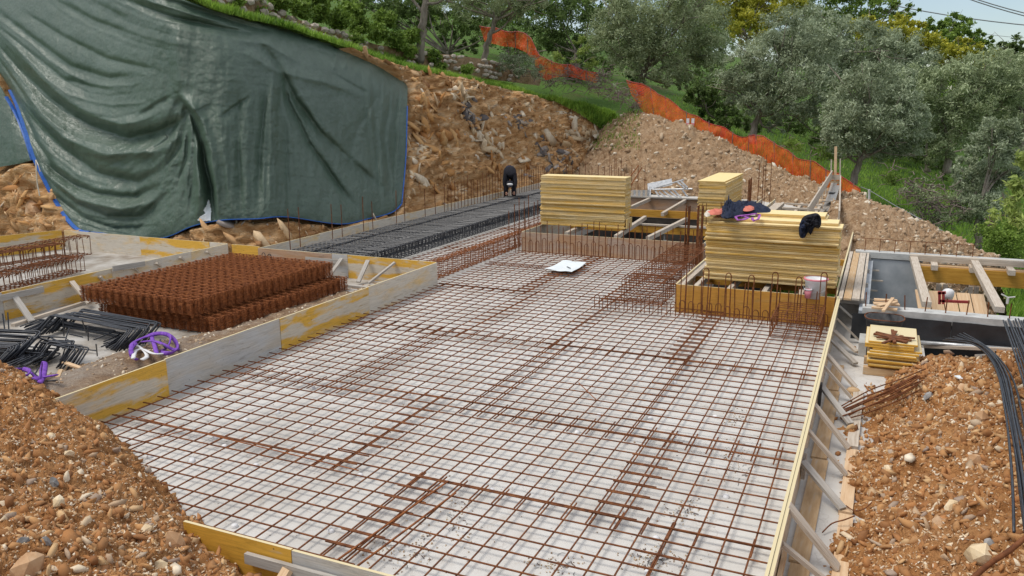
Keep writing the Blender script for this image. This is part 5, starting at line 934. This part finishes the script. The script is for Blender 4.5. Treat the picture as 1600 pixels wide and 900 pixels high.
# black bars curving over the right mound
def bundle(label, paths, n, r, mat, jit, group):
    for i in range(n):
        f = i/(n-1) if n > 1 else 0; o_ = rng.normal(size=3)*jit; P0 = np.array([Wz(*p) for p in paths[0]]); P1 = np.array([Wz(*p) for p in paths[1]]); P = P0*(1-f)+P1*f; P = resample(P+o_[None]*np.linspace(.4, 1, len(P))[:, None]+rng.normal(size=P.shape)*.008, 22)
        tag(MB().tube(P, r, 5).build('long_bar', mat, None, True), label, 'rebar', group)
bundle('long black bar curving down the right side of the earth mound', [[(1475, 532, .55), (1525, 538, .75), (1556, 570, .95), (1574, 640, 1.1), (1590, 740, 1.2), (1600, 830, 1.2)], [(1505, 522, .6), (1545, 545, .8), (1580, 590, 1.0), (1602, 680, 1.15), (1625, 790, 1.2), (1650, 880, 1.2)]], 11, .011, black_bar, .03, 'black bars over the mound')
bundle('straight black bar leaning at the right frame edge', [[(1569, 500, .95), (1590, 560, 1.1), (1625, 660, 1.2), (1665, 760, 1.25)], [(1600, 500, 1.0), (1630, 560, 1.1), (1670, 640, 1.2), (1720, 740, 1.25)]], 12, .011, black_bar, .03, 'black bars at the frame edge')
bundle('rusty rod in the fan of rods left of the earth mound', [[(1310, 640, .05), (1350, 618, .12), (1395, 602, .3), (1435, 588, .48)], [(1318, 655, .03), (1360, 640, .12), (1400, 622, .28), (1440, 600, .45)]], 14, .0085, rust, .05, 'rusty rods by the mound')
for i, (pts, r_) in enumerate((([(1518, 905, .95), (1545, 882, 1.05), (1575, 862, 1.15), (1605, 838, 1.2)], .018), ([(1285, 832, -.03), (1300, 818, .02), (1320, 812, .06), (1335, 806, .06)], .007), ([(1322, 790, .0), (1335, 798, .05), (1350, 795, .06), (1362, 785, .1)], .006), ([(1325, 735, .0), (1340, 745, .06), (1358, 760, .1)], .006))):
    tag(MB().tube(resample([Wz(*p) for p in pts], 16), r_, 6).build('root', rust, None, True), ['thick brown root low on the right mound', 'thin bent rod crossing the stop plank', 'thin looped wire at the left foot of the right mound', 'short wire poking from the foot of the right mound'][i], 'wire' if i else 'root')
tag(MB().box(Wz(1515, 590, .62), (.3, .16, .012), Matrix.Rotation(.5, 3, 'Z')).build('paper_scrap', paper), 'white scrap of paper on top of the right mound', 'paper')

# ================================================================== THE WORKER
wp = Wz(797, 319, .05); wx, wy = wp[0], wp[1]
PS = thing('person', (wx, wy, .02), 'worker in black clothes bending down over the black reinforcement cages', 'person')
fw = Vector((-wx, -wy, 0)).normalized(); rt_ = Vector((fw.y, -fw.x, 0))*-1
def skinbody(name, J_, E_, R_, mat, sub=2):
    me = bpy.data.meshes.new(name); me.from_pydata([Vector((wx, wy, .02))+rt_*a*1.2+fw*b2*1.15+Vector((0, 0, c*1.25)) for a, b2, c in J_], E_, []); me.materials.append(mat)
    o = bpy.data.objects.new(name, me); COL.objects.link(o); o.parent = PS; o.location = -PS.location; o.modifiers.new('skin', 'SKIN'); sv = me.skin_vertices[0].data
    for v, r in zip(sv, R_): v.radius = (r, r) if not hasattr(r, '__len__') else r
    sv[0].use_root = True; s = o.modifiers.new('sub', 'SUBSURF'); s.levels = s.render_levels = sub; o.modifiers['skin'].use_smooth_shade = True; return o
Jt = [(0, -.10, .92), (0, .04, 1.10), (0, .20, 1.16), (0, .34, 1.06), (0, .42, .92), (.15, .34, 1.02), (.19, .46, .74), (.13, .54, .50), (-.15, .34, 1.02), (-.19, .45, .72), (-.12, .54, .48), (.09, -.10, .88), (.13, .08, .50), (.14, -.06, .1), (.15, .08, .04), (-.09, -.10, .88), (-.13, .08, .50), (-.14, -.06, .1), (-.15, .08, .04)]
Eg = [(0, 1), (1, 2), (2, 3), (3, 4), (3, 5), (5, 6), (6, 7), (3, 8), (8, 9), (9, 10), (0, 11), (11, 12), (12, 13), (13, 14), (0, 15), (15, 16), (16, 17), (17, 18)]
skinbody('body', Jt, Eg, [(.21, .17), (.20, .16), (.22, .17), (.17, .14), .07, .10, .075, .05, .10, .075, .05, .13, .10, .075, .06, .13, .10, .075, .06], blackcloth)
hd = Vector((wx, wy, .02))+fw*.62+Vector((0, 0, .86))
H_ = [(0, 0), (.06, .012), (.088, .05), (.095, .10), (.088, .15), (.06, .195), (.0, .215)]
def ell(name, c, r3, mat, ax=None, n=14, k=9, cut=None):
    m = MB(); V = []; 
    for i in range(k+1):
        t = math.pi*i/k
        for j in range(n): a = 2*math.pi*j/n; V.append(Vector(c)+rt_*(r3[0]*math.sin(t)*math.cos(a))+fw*(r3[1]*math.sin(t)*math.sin(a))+Vector((0, 0, r3[2]*math.cos(t))))
    m.add(V, [(i*n+j, (i+1)*n+j, (i+1)*n+(j+1) % n, i*n+(j+1) % n) for i in range(k) for j in range(n)]); return m.build(name, mat, PS, True)
ell('head', hd, (.085, .10, .12), skin); ell('cap', hd+fw*.0+Vector((0, 0, .035)), (.15, .13, .14), blackcloth); ell('cap_front', hd+fw*.08+Vector((0, 0, .03)), (.12, .07, .06), whitep)
cb = MB().box(hd+fw*.14-Vector((0, 0, .03)), (.15, .12, .012), Matrix.Rotation(math.atan2(fw.y, fw.x)-math.pi/2, 3, 'Z')@Matrix.Rotation(-.6, 3, 'X')); cb.build('cap_peak', blackcloth, PS)
ell('nose', hd+fw*.10-Vector((0, 0, .04)), (.012, .02, .02), skin)
for s in (-1, 1): ell('ear', hd+rt_*(.088*s)-Vector((0, 0, .01)), (.012, .025, .03), skin)
for s, (hx, hy, hz) in ((1, (.16, .64, .56)), (-1, (-.14, .64, .54))):
    c = Vector((wx, wy, .02))+rt_*hx+fw*hy+Vector((0, 0, hz)); ell('hand', c, (.04, .028, .05), skin, n=10, k=6); h_ = COL.objects[-1]
    for f_ in range(4): a = c+rt_*(.024*(f_-1.5)*.8)+Vector((0, 0, -.035)); l = (.05, .06, .058, .045)[f_]; MB().tube([a, a+fw*.015-Vector((0, 0, l*.5)), a+fw*.002-Vector((0, 0, l))], [.011, .010, .008], 6).build('finger', skin, PS, True)
    a = c-rt_*(.036*s); MB().tube([a, a-rt_*(.02*s)+fw*.01-Vector((0, 0, .02)), a-rt_*(.016*s)+fw*.02-Vector((0, 0, .045))], [.013, .011, .009], 6).build('thumb', skin, PS, True)
for s in (-1, 1):
    c = Vector((wx, wy, .02))+rt_*(.2*s)+fw*.02+Vector((0, 0, .05)); ell('boot', c, (.055, .15, .06), plank_b)
lump('jacket_hem', [Vector((wx, wy, .02))+rt_*a+fw*b2+Vector((0, 0, 1.45)) for a, b2 in ((-.19, -.05), (-.16, -.24), (0, -.28), (.16, -.24), (.19, -.05), (.14, .2), (-.14, .2))], (0, 0, 1), .09, navy, 20., PS, .5)

# ================================================================== WALL, FENCE, TREES
# dry stone terrace wall above the cut
SWL = thing('stone_wall', Wy(560, 80, 30), 'old dry stone terrace wall overgrown with ivy above the cutting', 'stone wall')
bot = [Wy(*p) for p in ((300, -20, 20.5), (380, 30, 22), (450, 62, 24.5), (530, 86, 28), (600, 104, 31.5), (680, 112, 35), (760, 122, 39.5), (850, 134, 46))]; top = [Wy(*p) for p in ((300, -70, 20.7), (380, -22, 22.2), (450, 20, 24.7), (530, 48, 28.2), (600, 70, 31.7), (680, 82, 35.2), (760, 92, 39.7), (850, 112, 46.2))]
WG = loftgrid([bot, [tuple((np.array(a)+np.array(b_))/2) for a, b_ in zip(bot, top)], top], 200, 30)
q = WG.reshape(-1, 3); WG2 = WG.copy(); WG2[..., 0] += (-.25+.1*nz(q, 1.5, 3)).reshape(WG.shape[:2]); c0 = np.array(SWL.location)
o = link('core', meshof('core', WG2.reshape(-1, 3)-c0, gridfaces(30, 200), soil_b, True)); o.parent = SWL
SM = []
for k in range(10):
    V = IV*(1+rng.uniform(-.22, .12, (12, 1)))*np.array((.75, .5, .42)); mm_ = meshof('stone', V, IF.tolist(), stone_w); SM.append(mm_)
cnt = 0
for r_ in range(4):
    u = 0.
    while u < 185:
        i = min(int(u+1), 198); dl = np.linalg.norm(WG[0, i+1]-WG[0, i]) if i < 199 else .1; hw = rng.uniform(.3, .52); du = hw/max(dl, .02); i = int(u+du/2)

        if i >= 199: break
        P = WG[int((r_+.5)/4*29), i]; sc_ = hw*.62; hh = np.linalg.norm(WG[-1, i]-WG[0, i])/4
        if rng.random() > (.12 if i < 105 else .42):
            o = link('stone', SM[int(rng.integers(10))], P+rng.normal(size=3)*.03, (rng.normal()*.15, rng.normal()*.2, .9+rng.normal()*.25), SWL, SWL.location); o.scale = (sc_*.9, sc_*.9, min(hh*1.25, sc_*1.9)*rng.uniform(.8, 1.1)); cnt += 1
        u += du
def leafobj(name, V, Fc, mat, parent=None, label=None, cat=None, kind=None, group=None):
    c = V.mean(0) if parent is None else np.array(parent.location); o = link(name, meshof(name, V-c, Fc, mat), c if parent is None else (0, 0, 0)); 
    if parent is not None: o.parent = parent
    return tag(o, label, cat, group, kind)
def blobleaves(blobs, n, L, W, up=.2, clump=.25, per=80):
    """leaf positions: each blob (world centre, radius) is filled with uneven clumps"""
    tot = sum(r**2 for _, r in blobs); out = []
    for c, r in blobs:
        nl = int(n*r*r/tot); nc = max(3, nl//per); d = rng.normal(size=(nc, 3)); d /= np.linalg.norm(d, axis=1)[:, None]; rr = rng.uniform(.25, 1.08, nc)**.55; cc = np.array(c)+d*(rr*r*.95)[:, None]*np.array((1, 1, .85)); cr = rng.uniform(.5, 1.25, nc)*clump*max(r, .5)*.9
        k = rng.integers(nc, size=nl); q = rng.normal(size=(nl, 3))*.5; out.append(cc[k]+q*cr[k][:, None]*np.array((1, 1, .8)))
    return leaves(np.concatenate(out), L, W, up)
def tree(name, label, cat, base, trunkpts, blobs, Y, n, L, W, mat, tr=.16, group=None, dy=1.2, gobase=True):
    """blobs and trunk points in photo pixels at depth Y; the crown gets real depth round Y"""
    B = Wy(base[0], base[1], Y); t = thing(name, B, label, cat, group); bl = []
    for i, b in enumerate(blobs): y = Y+rng.uniform(-dy, dy)*.9; r = b[2]*Y/F*1.02; bl.append((Wy(b[0], b[1], y), r))
    P = [B-np.array((0, 0, .3))]+[Wy(px, py, Y+rng.normal()*.1) for px, py in trunkpts]; k = len(P); m = MB()
    PP = resample(np.array(P), k*4); PP[1:] += rng.normal(size=PP[1:].shape)*.03; m.tube(PP, list(np.linspace(tr*1.25, tr*.7, len(PP))), 8); m.build('trunk', bark, t, True)
    m = MB(); tip = P[-1]
    for c, r in bl:
        s = PP[int(len(PP)*random.uniform(.6, .97))]; e = np.array(c)+rng.normal(size=3)*r*.2; mid = (s+e)/2+rng.normal(size=3)*.18+np.array((0, 0, -.1)); Q = resample(np.array([s, mid, e]), 9); m.tube(Q, list(np.linspace(tr*.5, tr*.1, 9)), 6)
        for _ in range(3): e2 = e+rng.normal(size=3)*r*.6; m.tube([Q[5], (Q[5]+e2)/2+rng.normal(size=3)*.08, e2], [tr*.22, tr*.14, .012], 4)
    m.build('limbs', bark, t, True)
    V, Fc = blobleaves(bl, n, L, W); leafobj('crown', V, Fc, mat, t); return t
OL = [('tree with a bare leaning trunk beside the ivy wall, nearest the tarpaulin', (655, 86), [(659, 50), (664, 15), (668, -30)], [(640, -62, 70), (700, -50, 60), (590, -90, 70), (690, -95, 80), (735, -30, 40)], 34, 9000, leaf_olive, .17),
      ('small olive tree with forked trunk in front of the orange netting', (755, 114), [(759, 80), (768, 48), (778, 20)], [(720, -2, 36), (760, 5, 34), (800, 8, 34), (835, 2, 32), (690, -12, 36), (780, -35, 60), (845, -30, 40)], 40, 15000, leaf_olive, .15),
      ('broad dense olive tree above the brushwood in the upper middle', (1000, 140), [(1003, 125), (1008, 105)], [(965, 55, 48), (1000, 40, 60), (1050, 62, 58), (1095, 50, 50), (1030, 100, 42), (985, 100, 32), (1085, 100, 40), (1020, -10, 70), (1115, 85, 30), (950, 20, 40), (1090, 0, 50), (1060, 125, 22)], 47, 34000, leaf_olive, .2),
      ('grey-green olive tree behind the middle of the orange netting', (1176, 216), [(1180, 195), (1190, 170)], [(1160, 108, 38), (1205, 88, 48), (1255, 115, 46), (1190, 148, 38), (1235, 160, 38), (1225, 52, 42), (1150, 150, 22), (1285, 170, 28), (1275, 75, 35), (1140, 120, 20), (1215, 195, 18)], 45, 30000, leaf_olive2, .17),
      ('round olive tree with dark forked trunk at the end of the netting', (1334, 278), [(1340, 262), (1350, 240)], [(1335, 148, 40), (1380, 178, 50), (1325, 205, 38), (1400, 140, 36), (1415, 215, 34), (1360, 122, 32), (1305, 180, 28), (1370, 225, 34), (1425, 185, 28), (1310, 235, 22)], 42, 30000, leaf_olive2, .15),
      ('shaded olive tree right of the round olive', (1480, 262), [(1482, 240), (1485, 215)], [(1480, 135, 42), (1525, 160, 42), (1500, 200, 40), (1445, 125, 34), (1568, 130, 38), (1465, 175, 34), (1540, 105, 34), (1470, 230, 26)], 50, 24000, leaf_olive, .18),
      ('light slender olive tree near the right edge', (1530, 375), [(1528, 350), (1535, 310)], [(1545, 232, 30), (1562, 205, 26), (1530, 285, 36), (1568, 262, 28), (1505, 262, 20), (1545, 325, 26), (1590, 225, 22), (1515, 320, 22)], 36, 20000, leaf_olive2, .12),
      ('olive crown filling the upper right behind the round olive', (1300, 130), [(1300, 100), (1305, 80)], [(1290, 62, 45), (1345, 72, 42), (1400, 85, 38), (1245, 35, 36), (1440, 95, 30), (1370, 108, 30), (1300, 110, 36)], 60, 22000, leaf_olive2, .2),
      ('pale olive tree cut by the right frame edge', (1600, 240), [(1598, 200), (1595, 170)], [(1590, 150, 36), (1615, 120, 40), (1580, 105, 26), (1600, 185, 30)], 56, 12000, leaf_olive, .18)]
for lab, b, tp, bl, Y, n, mt, tr in OL: tree('olive_tree', lab, 'olive tree', b, tp, bl, Y, int(n*1.35), .20*Y/45, .05*Y/45, mt, tr)
BT = [('yellow-green tree behind the broad olive at the top', (1170, 90), [(1168, 60)], [(1158, 22, 38), (1128, 5, 34), (1192, 8, 36), (1175, 45, 30), (1160, -25, 40), (1215, 15, 28), (1240, 10, 26)], 58, 20000, leaf_yel, 1.6),
      ('tall mixed green tree touching the sky at the top right', (1340, 70), [(1340, 40)], [(1325, 12, 34), (1370, 18, 34), (1290, -5, 40), (1395, 32, 24), (1245, 2, 34), (1340, -30, 40), (1410, 5, 14), (1425, 15, 10), (1385, -8, 24)], 74, 14000, leaf_mid, 1.8),
      ('yellowing bush on the skyline left of the wires', (1410, 110), [(1410, 90)], [(1400, 48, 24), (1420, 62, 22), (1385, 55, 26), (1430, 45, 14), (1405, 80, 18), (1440, 68, 24), (1355, 40, 22), (1465, 78, 18)], 70, 14000, leaf_yel, 1.4),
      ('brown-green tree on the skyline in the upper right', (1475, 110), [(1474, 85)], [(1465, 45, 20), (1490, 40, 20), (1505, 58, 22), (1450, 55, 18), (1480, 68, 24), (1525, 78, 18), (1540, 62, 14)], 84, 11000, leaf_mid, 1.8),
      ('yellow bush below the skyline tree', (1500, 120), [(1500, 105)], [(1490, 88, 22), (1515, 95, 24), (1545, 102, 20), (1475, 80, 18), (1560, 92, 16), (1500, 72, 16)], 74, 11000, leaf_yel, 1.2),
      ('low dark tree on the skyline at the right edge', (1590, 110), [(1590, 90)], [(1575, 85, 18), (1600, 78, 22), (1560, 95, 16), (1620, 90, 20), (1550, 75, 12)], 84, 6000, leaf_dark, 1.5),
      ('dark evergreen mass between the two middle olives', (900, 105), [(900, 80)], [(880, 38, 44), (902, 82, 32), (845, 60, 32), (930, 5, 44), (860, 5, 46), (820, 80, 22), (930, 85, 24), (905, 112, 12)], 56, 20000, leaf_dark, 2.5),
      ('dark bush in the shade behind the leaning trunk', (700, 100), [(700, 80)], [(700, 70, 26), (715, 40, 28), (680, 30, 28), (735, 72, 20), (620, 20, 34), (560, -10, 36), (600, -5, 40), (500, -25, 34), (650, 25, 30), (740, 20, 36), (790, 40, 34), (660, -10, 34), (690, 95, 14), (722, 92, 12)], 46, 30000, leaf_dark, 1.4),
      ('dark foliage standing in for shade below the grey-green olive', (1130, 205), [(1130, 190)], [(1120, 170, 26), (1100, 145, 24), (1140, 185, 22), (1105, 185, 12), (1085, 150, 18), (1180, 190, 18), (1250, 195, 20)], 54, 12000, leaf_dark, 2),  # dark leaves put in as the shade under the trees
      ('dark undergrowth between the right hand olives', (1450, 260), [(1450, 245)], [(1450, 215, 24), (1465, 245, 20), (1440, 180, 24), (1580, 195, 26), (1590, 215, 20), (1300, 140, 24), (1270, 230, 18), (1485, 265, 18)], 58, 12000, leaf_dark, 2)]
for lab, b, tp, bl, Y, n, mt, dy in BT: tree('broadleaf_tree', lab, 'tree', b, tp, bl, Y, n, .20*Y/55, .09*Y/55, mt, .16, None, dy)
def bush(name, label, cat, blobs, Y, n, L, W, mat, tw=0, dy=.4):
    t = thing(name, Wy(blobs[0][0], blobs[0][1]+blobs[0][2], Y), label, cat); bl = [(Wy(b[0], b[1], (b[3] if len(b) > 3 else Y)+rng.uniform(-dy, dy)), b[2]*(b[3] if len(b) > 3 else Y)/F) for b in blobs]
    if n: V, Fc = blobleaves(bl, n, L, W, .3, .35, 40); leafobj('foliage', V, Fc, mat, t)
    if tw:
        m = MB()
        for _ in range(tw):
            c, r = random.choice(bl); s = np.array(c)+rng.normal(size=3)*r*.5; d = rng.normal(size=3)*np.array((1, 1, .6)); d /= np.linalg.norm(d); e = s+d*r*random.uniform(.5, 1.3); m.tube([s, (s+e)/2+rng.normal(size=3)*r*.12, e], [.02, .014, .006], 4, cap=False)
        tag(m.build('branches', twig, t), kind='stuff')
    return t
bush('ivy', 'bright green ivy trailing over the top of the dry stone wall', 'ivy', [(440, 2, 20, 24.4), (470, 12, 22, 25.5), (500, 20, 21, 27), (530, 30, 20, 28.3), (560, 40, 20, 29.6), (590, 50, 20, 31), (620, 62, 19, 32.4), (645, 55, 16, 33.5), (600, 30, 20, 31.5), (550, 15, 22, 29.5), (500, 0, 22, 27), (640, 80, 12, 33.4), (560, 60, 10, 29.3), (400, -20, 22, 23), (370, 0, 12, 21.8), (410, 20, 10, 23), (425, 30, 9, 23.5), (675, 88, 14, 34.8), (690, 105, 10, 35.4), (730, 108, 12, 37.5)], 28, 26000, .16, .07, leaf_mid)
bush('shrub', 'grey-green shrub before the orange netting by the small olive', 'shrub', [(795, 98, 20), (820, 100, 20), (840, 112, 14), (780, 108, 12), (810, 115, 12)], 41, 5000, .13, .03, leaf_olive2, 60)
bush('brushwood', 'pile of grey dead branches lying on the grassy bank', 'brushwood', [(860, 125, 14), (885, 118, 15), (905, 125, 18), (930, 132, 16), (955, 140, 16), (975, 150, 14), (990, 165, 10), (900, 105, 10), (940, 118, 14)], 42.5, 700, .12, .03, leaf_olive2, 520)
bush('scrub', 'brownish scrub on the slope below the right olives', 'scrub', [(1450, 300, 22), (1475, 320, 22), (1440, 325, 16), (1500, 335, 20), (1465, 345, 16), (1425, 295, 14)], 36, 3500, .11, .03, leaf_olive, 330)
bush('shrub', 'fresh pale green leafy branch reaching in at the right edge', 'shrub', [(1585, 300, 14), (1570, 322, 14), (1592, 335, 14), (1555, 335, 9), (1600, 290, 16), (1600, 250, 14), (1548, 345, 6), (1580, 345, 8)], 20, 900, .16, .05, leaf_fresh, 25, .2)
bush('shrub', 'low green bush at the right edge behind the basement', 'shrub', [(1560, 375, 22), (1590, 385, 24), (1540, 360, 14), (1580, 355, 18)], 32, 6000, .1, .045, leaf_mid, 0)
for i, (px, py, r) in enumerate(((1280, 240, 14), (1235, 225, 10), (1390, 275, 14))): bush('shrub', ['small weedy shrub behind the netting near its end', 'small weedy shrub behind the middle of the netting', 'small weedy shrub on the grass right of the netting'][i], 'shrub', [(px, py, r), (px+12, py+5, r*.7)], 41-2*i, 1200, .1, .03, leaf_mid, 14)
bush('climber', 'light green sapling between the dark evergreens', 'shrub', [(905, 62, 10), (912, 80, 9), (925, 70, 9), (900, 95, 8), (925, 100, 10), (870, 92, 10)], 50, 2200, .2, .05, leaf_fresh, 10)
# wooded hill far behind, read as one mass
bl = []
for _ in range(95):
    px = rng.uniform(150, 1750); y = rng.uniform(88, 130); hz = {0: 0}; topy = np.interp(px, [150, 600, 900, 1200, 1350, 1450, 1500, 1560, 1750], [-120, -90, -60, -20, 20, 62, 88, 100, 100]); py = topy+rng.uniform(25, 95); bl.append((Wy(px, py, y), rng.uniform(1.8, 3.2)))
V, Fc = blobleaves(bl, 60000, .5, .28, .2, .4, 60); leafobj('far_wood', V, Fc, leaf_mid, None, 'far wooded hillside behind the olive trees', 'wood', 'stuff')
bl = [(Wy(rng.uniform(1180, 1640), rng.uniform(130, 235), rng.uniform(62, 78)), rng.uniform(1.3, 2.2)) for _ in range(46)]+[(Wy(rng.uniform(760, 1150), rng.uniform(30, 140), rng.uniform(62, 74)), rng.uniform(1.4, 2.2)) for _ in range(36)]
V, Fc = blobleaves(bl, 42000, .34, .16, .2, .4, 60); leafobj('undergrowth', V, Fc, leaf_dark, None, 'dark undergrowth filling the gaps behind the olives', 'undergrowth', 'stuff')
# grass -------------------------------------------------------------------------------------
def grassobj(name, P, h, w, label):
    n = len(P); a = rng.uniform(0, 6.283, n); hh = h*rng.uniform(.5, 1.4, n); le = rng.normal(size=(n, 2))*.35*hh[:, None]; sx = np.cos(a)*w; sy = np.sin(a)*w
    V = np.stack([P+np.c_[sx, sy, np.zeros(n)], P-np.c_[sx, sy, np.zeros(n)], P+np.c_[le, hh]], 1).reshape(-1, 3); c = V.mean(0)
    return tag(link(name, meshof(name, V-c, np.arange(n*3).reshape(-1, 3), grass_m), c), label, 'grass', kind='stuff')
P, _ = sample_grid(TER[:70, 60:], 130000); uvp = pj(P); k = (uvp[:, 1] > -40) & (uvp[:, 1] < 240) & (uvp[:, 0] < 1100) & (uvp[:, 0] > 250); grassobj('grass', P[k], .22, .028, 'green grass along the top of the cutting')
bank = [(830, 128), (868, 138), (905, 152), (945, 162), (975, 172), (985, 190), (992, 215), (994, 246), (975, 240), (955, 215), (930, 195), (900, 175), (860, 155), (835, 140)]
uvb = pj(CUT); ib = inpoly(uvb[..., 0], uvb[..., 1], bank) & (CUT[..., 1] > 33); fb = np.argwhere(ib[:-1, :-1] & ib[1:, 1:]); V_ = []; nb = CUT.shape[1]
GBV = (CUT+np.array((.10, -.16, .14))); fcs = np.array([(i*nb+j, i*nb+j+1, (i+1)*nb+j+1, (i+1)*nb+j) for i, j in fb]); us, inv = np.unique(fcs.ravel(), return_inverse=True)
tag(link('grass_bank', meshof('grass_bank', GBV.reshape(-1, 3)[us], inv.reshape(-1, 4), grassg, True)), kind='structure')
P, nn = sample_grid(GBV[30:, 380:], 60000); uvp = pj(P); k = inpoly(uvp[:, 0], uvp[:, 1], bank) & (P[:, 1] > 33); grassobj('grass', P[k], .22, .03, 'green grass hanging down the right end of the cutting')
P, nn = sample_grid(SB, 16000); uvp = pj(P); k = (uvp[:, 0] < 1000) & (uvp[:, 1] < 235) & (rng.random(len(P)) < .7); grassobj('grass', P[k], .18, .02, 'grass tufts at the left end of the spoil bank')
px = rng.uniform(1000, 1640, 60000); py = rng.uniform(150, 520, 60000); pts = []
for a, b_ in zip(px, py):
    h = cast(bvg, a, b_)
    if h is not None and 18 < h[1] < 75: pts.append(h)
pts = np.array(pts); pts += rng.normal(size=pts.shape)*np.array((.15, .3, 0)); grassobj('grass', pts, .22, .03, 'rough green grass on the slope behind netting and basement')
# orange netting -----------------------------------------------------------------------------
def netting(label, top, bot, seed):
    n = 26*len(top); T_ = resample(np.array([Wy(*p) for p in top]), n); B_ = resample(np.array([Wy(*p) for p in bot]), n); k = 14; G = np.array([T_*(1-v)+B_*v for v in np.linspace(0, 1, k)]); d = (G[:, 1:]-G[:, :-1]).mean((0, 1)); nrm = np.cross(d, (0, 0, 1.)); nrm /= np.linalg.norm(nrm); s_ = np.r_[0, np.cumsum(np.linalg.norm(np.diff(B_, axis=0), axis=1))]
    q = G.reshape(-1, 3); wv = (.22*nz(q*np.array((1, 1, .35)), .9, 3, seed)+.07*nz(q*np.array((1, 1, .4)), 4, 2, seed)).reshape(G.shape[:2]); G = G+nrm*wv[..., None]; G[..., 2] += (.08*nz(q, .8, 2, seed+7)).reshape(G.shape[:2])*np.linspace(0, 1, k)[:, None]-(.10*np.abs(np.sin(s_*2.1+seed)))[None]*np.linspace(1, .2, k)[:, None]
    s = np.r_[0, np.cumsum(np.linalg.norm(np.diff(T_, axis=0), axis=1))]; uv = np.stack([np.broadcast_to(s[None]/.07, (k, n)), np.broadcast_to(np.linspace(0, 1.1, k)[:, None]/.06, (k, n))], -1).reshape(-1, 2)
    t = thing('safety_netting', q[-1], label, 'netting'); link('net', meshof('net', G.reshape(-1, 3)-np.array(t.location), gridfaces(k, n), net_m, True, uv)).parent = t
    MB().tube(G[0][::3], .022, 4).build('top_cord', redm, t)
    for i in range(8, n, 26): MB().tube([G[-1, i]-np.array((0, 0, .2)), G[0, i]+np.array((0, 0, .12))], .018, 5).build('stake', twig, t)
netting('orange safety netting sagging along the upper bank', [(748, 38, 44), (800, 48, 43.5), (822, 52, 43), (845, 86, 42.5), (870, 96, 42.3), (900, 103, 42.3), (935, 114, 42.8)], [(756, 66, 44), (800, 74, 43.5), (826, 84, 43), (846, 120, 42.4), (870, 120, 42.3), (900, 122, 42.3), (935, 130, 42.8)], 1.)
netting('long orange netting above the spoil bank in the middle', [(978, 122, 43.6), (1010, 134, 43.4), (1040, 151, 43), (1080, 176, 42.6), (1120, 194, 42.2), (1160, 212, 41.8), (1178, 209, 41.5)], [(1000, 170, 43.4), (1020, 186, 43.2), (1045, 194, 42.8), (1080, 203, 42.4), (1120, 218, 42), (1155, 238, 41.6), (1180, 244, 41.4)], 11.)
netting('last stretch of orange netting running down to the formwork post', [(1176, 208, 41.4), (1205, 218, 41), (1240, 240, 40.4), (1270, 252, 39.8), (1300, 266, 39.2), (1325, 278, 38.6), (1350, 294, 38)], [(1180, 246, 41.3), (1205, 258, 40.8), (1240, 272, 40.2), (1270, 286, 39.6), (1300, 298, 39), (1325, 304, 38.4), (1350, 312, 37.9)], 21.)
for i, x in enumerate((1074, 1082)):
    a = Wy(x, 206, 42.2); b_ = Wy(x+1, 185, 42.2); mid = a*.5+b_*.5; t = thing('marker_stake', a, ['left of two pink and white marker stakes on the spoil bank', 'right of two pink and white marker stakes on the spoil bank'][i], 'stake'); MB().beam(a, a*.35+b_*.65, .14, .06, up=(0, 1, 0)).build('lower_band', pinkp, t); MB().beam(a*.35+b_*.65, b_, .14, .06, up=(0, 1, 0)).build('upper_band', whitep, t)
# rope line right of the netting
t = thing('rope_fence', Wy(1360, 318, 36), 'thin rope and white post running down right of the spoil heap', 'rope fence'); MB().tube([Wy(1345, 292, 38), Wy(1358, 297, 36), Wy(1400, 322, 33), (Wy(1440, 343, 31)), Wy(1500, 376, 28), Wy(1560, 412, 24), Wy(1578, 420, 22)], .016, 4).build('rope', cable, t); MB().tube([Wy(1358, 320, 36), Wy(1358, 296, 36)], .05, 6).build('post', whitebar, t)
for px, py, y in ((1412, 330, 32.5), (1432, 340, 31.3), (1490, 372, 28.4), (1503, 376, 27.9), (1532, 390, 26)): MB().beam(Wy(px, py, y), Wy(px+3, py+9, y), .05, .05, up=(0, 1, 0)).build('tag', redm if px == 1412 else whitep, t)
# overhead wires against the sky
for i, (a, b_) in enumerate((((1380, 5), (1660, 44)), ((1480, -14), (1680, 42)), ((1478, -18), (1680, 37)), ((1520, 50), (1680, 58)))):
    A, B2 = Wy(a[0], a[1], 95), Wy(b_[0], b_[1], 95); P = [A*(1-u)+B2*u-np.array((0, 0, .5*4*u*(1-u)*.6)) for u in np.linspace(0, 1, 9)]
    tag(MB().tube(P, .05 if i < 3 else .02, 4).build('power_line', cable), ['overhead wire lowest of the three dark ones in the sky', 'overhead wire just below the topmost one at the corner', 'topmost overhead wire at the upper right corner', 'faint thin overhead wire above the skyline trees'][i], 'power line')
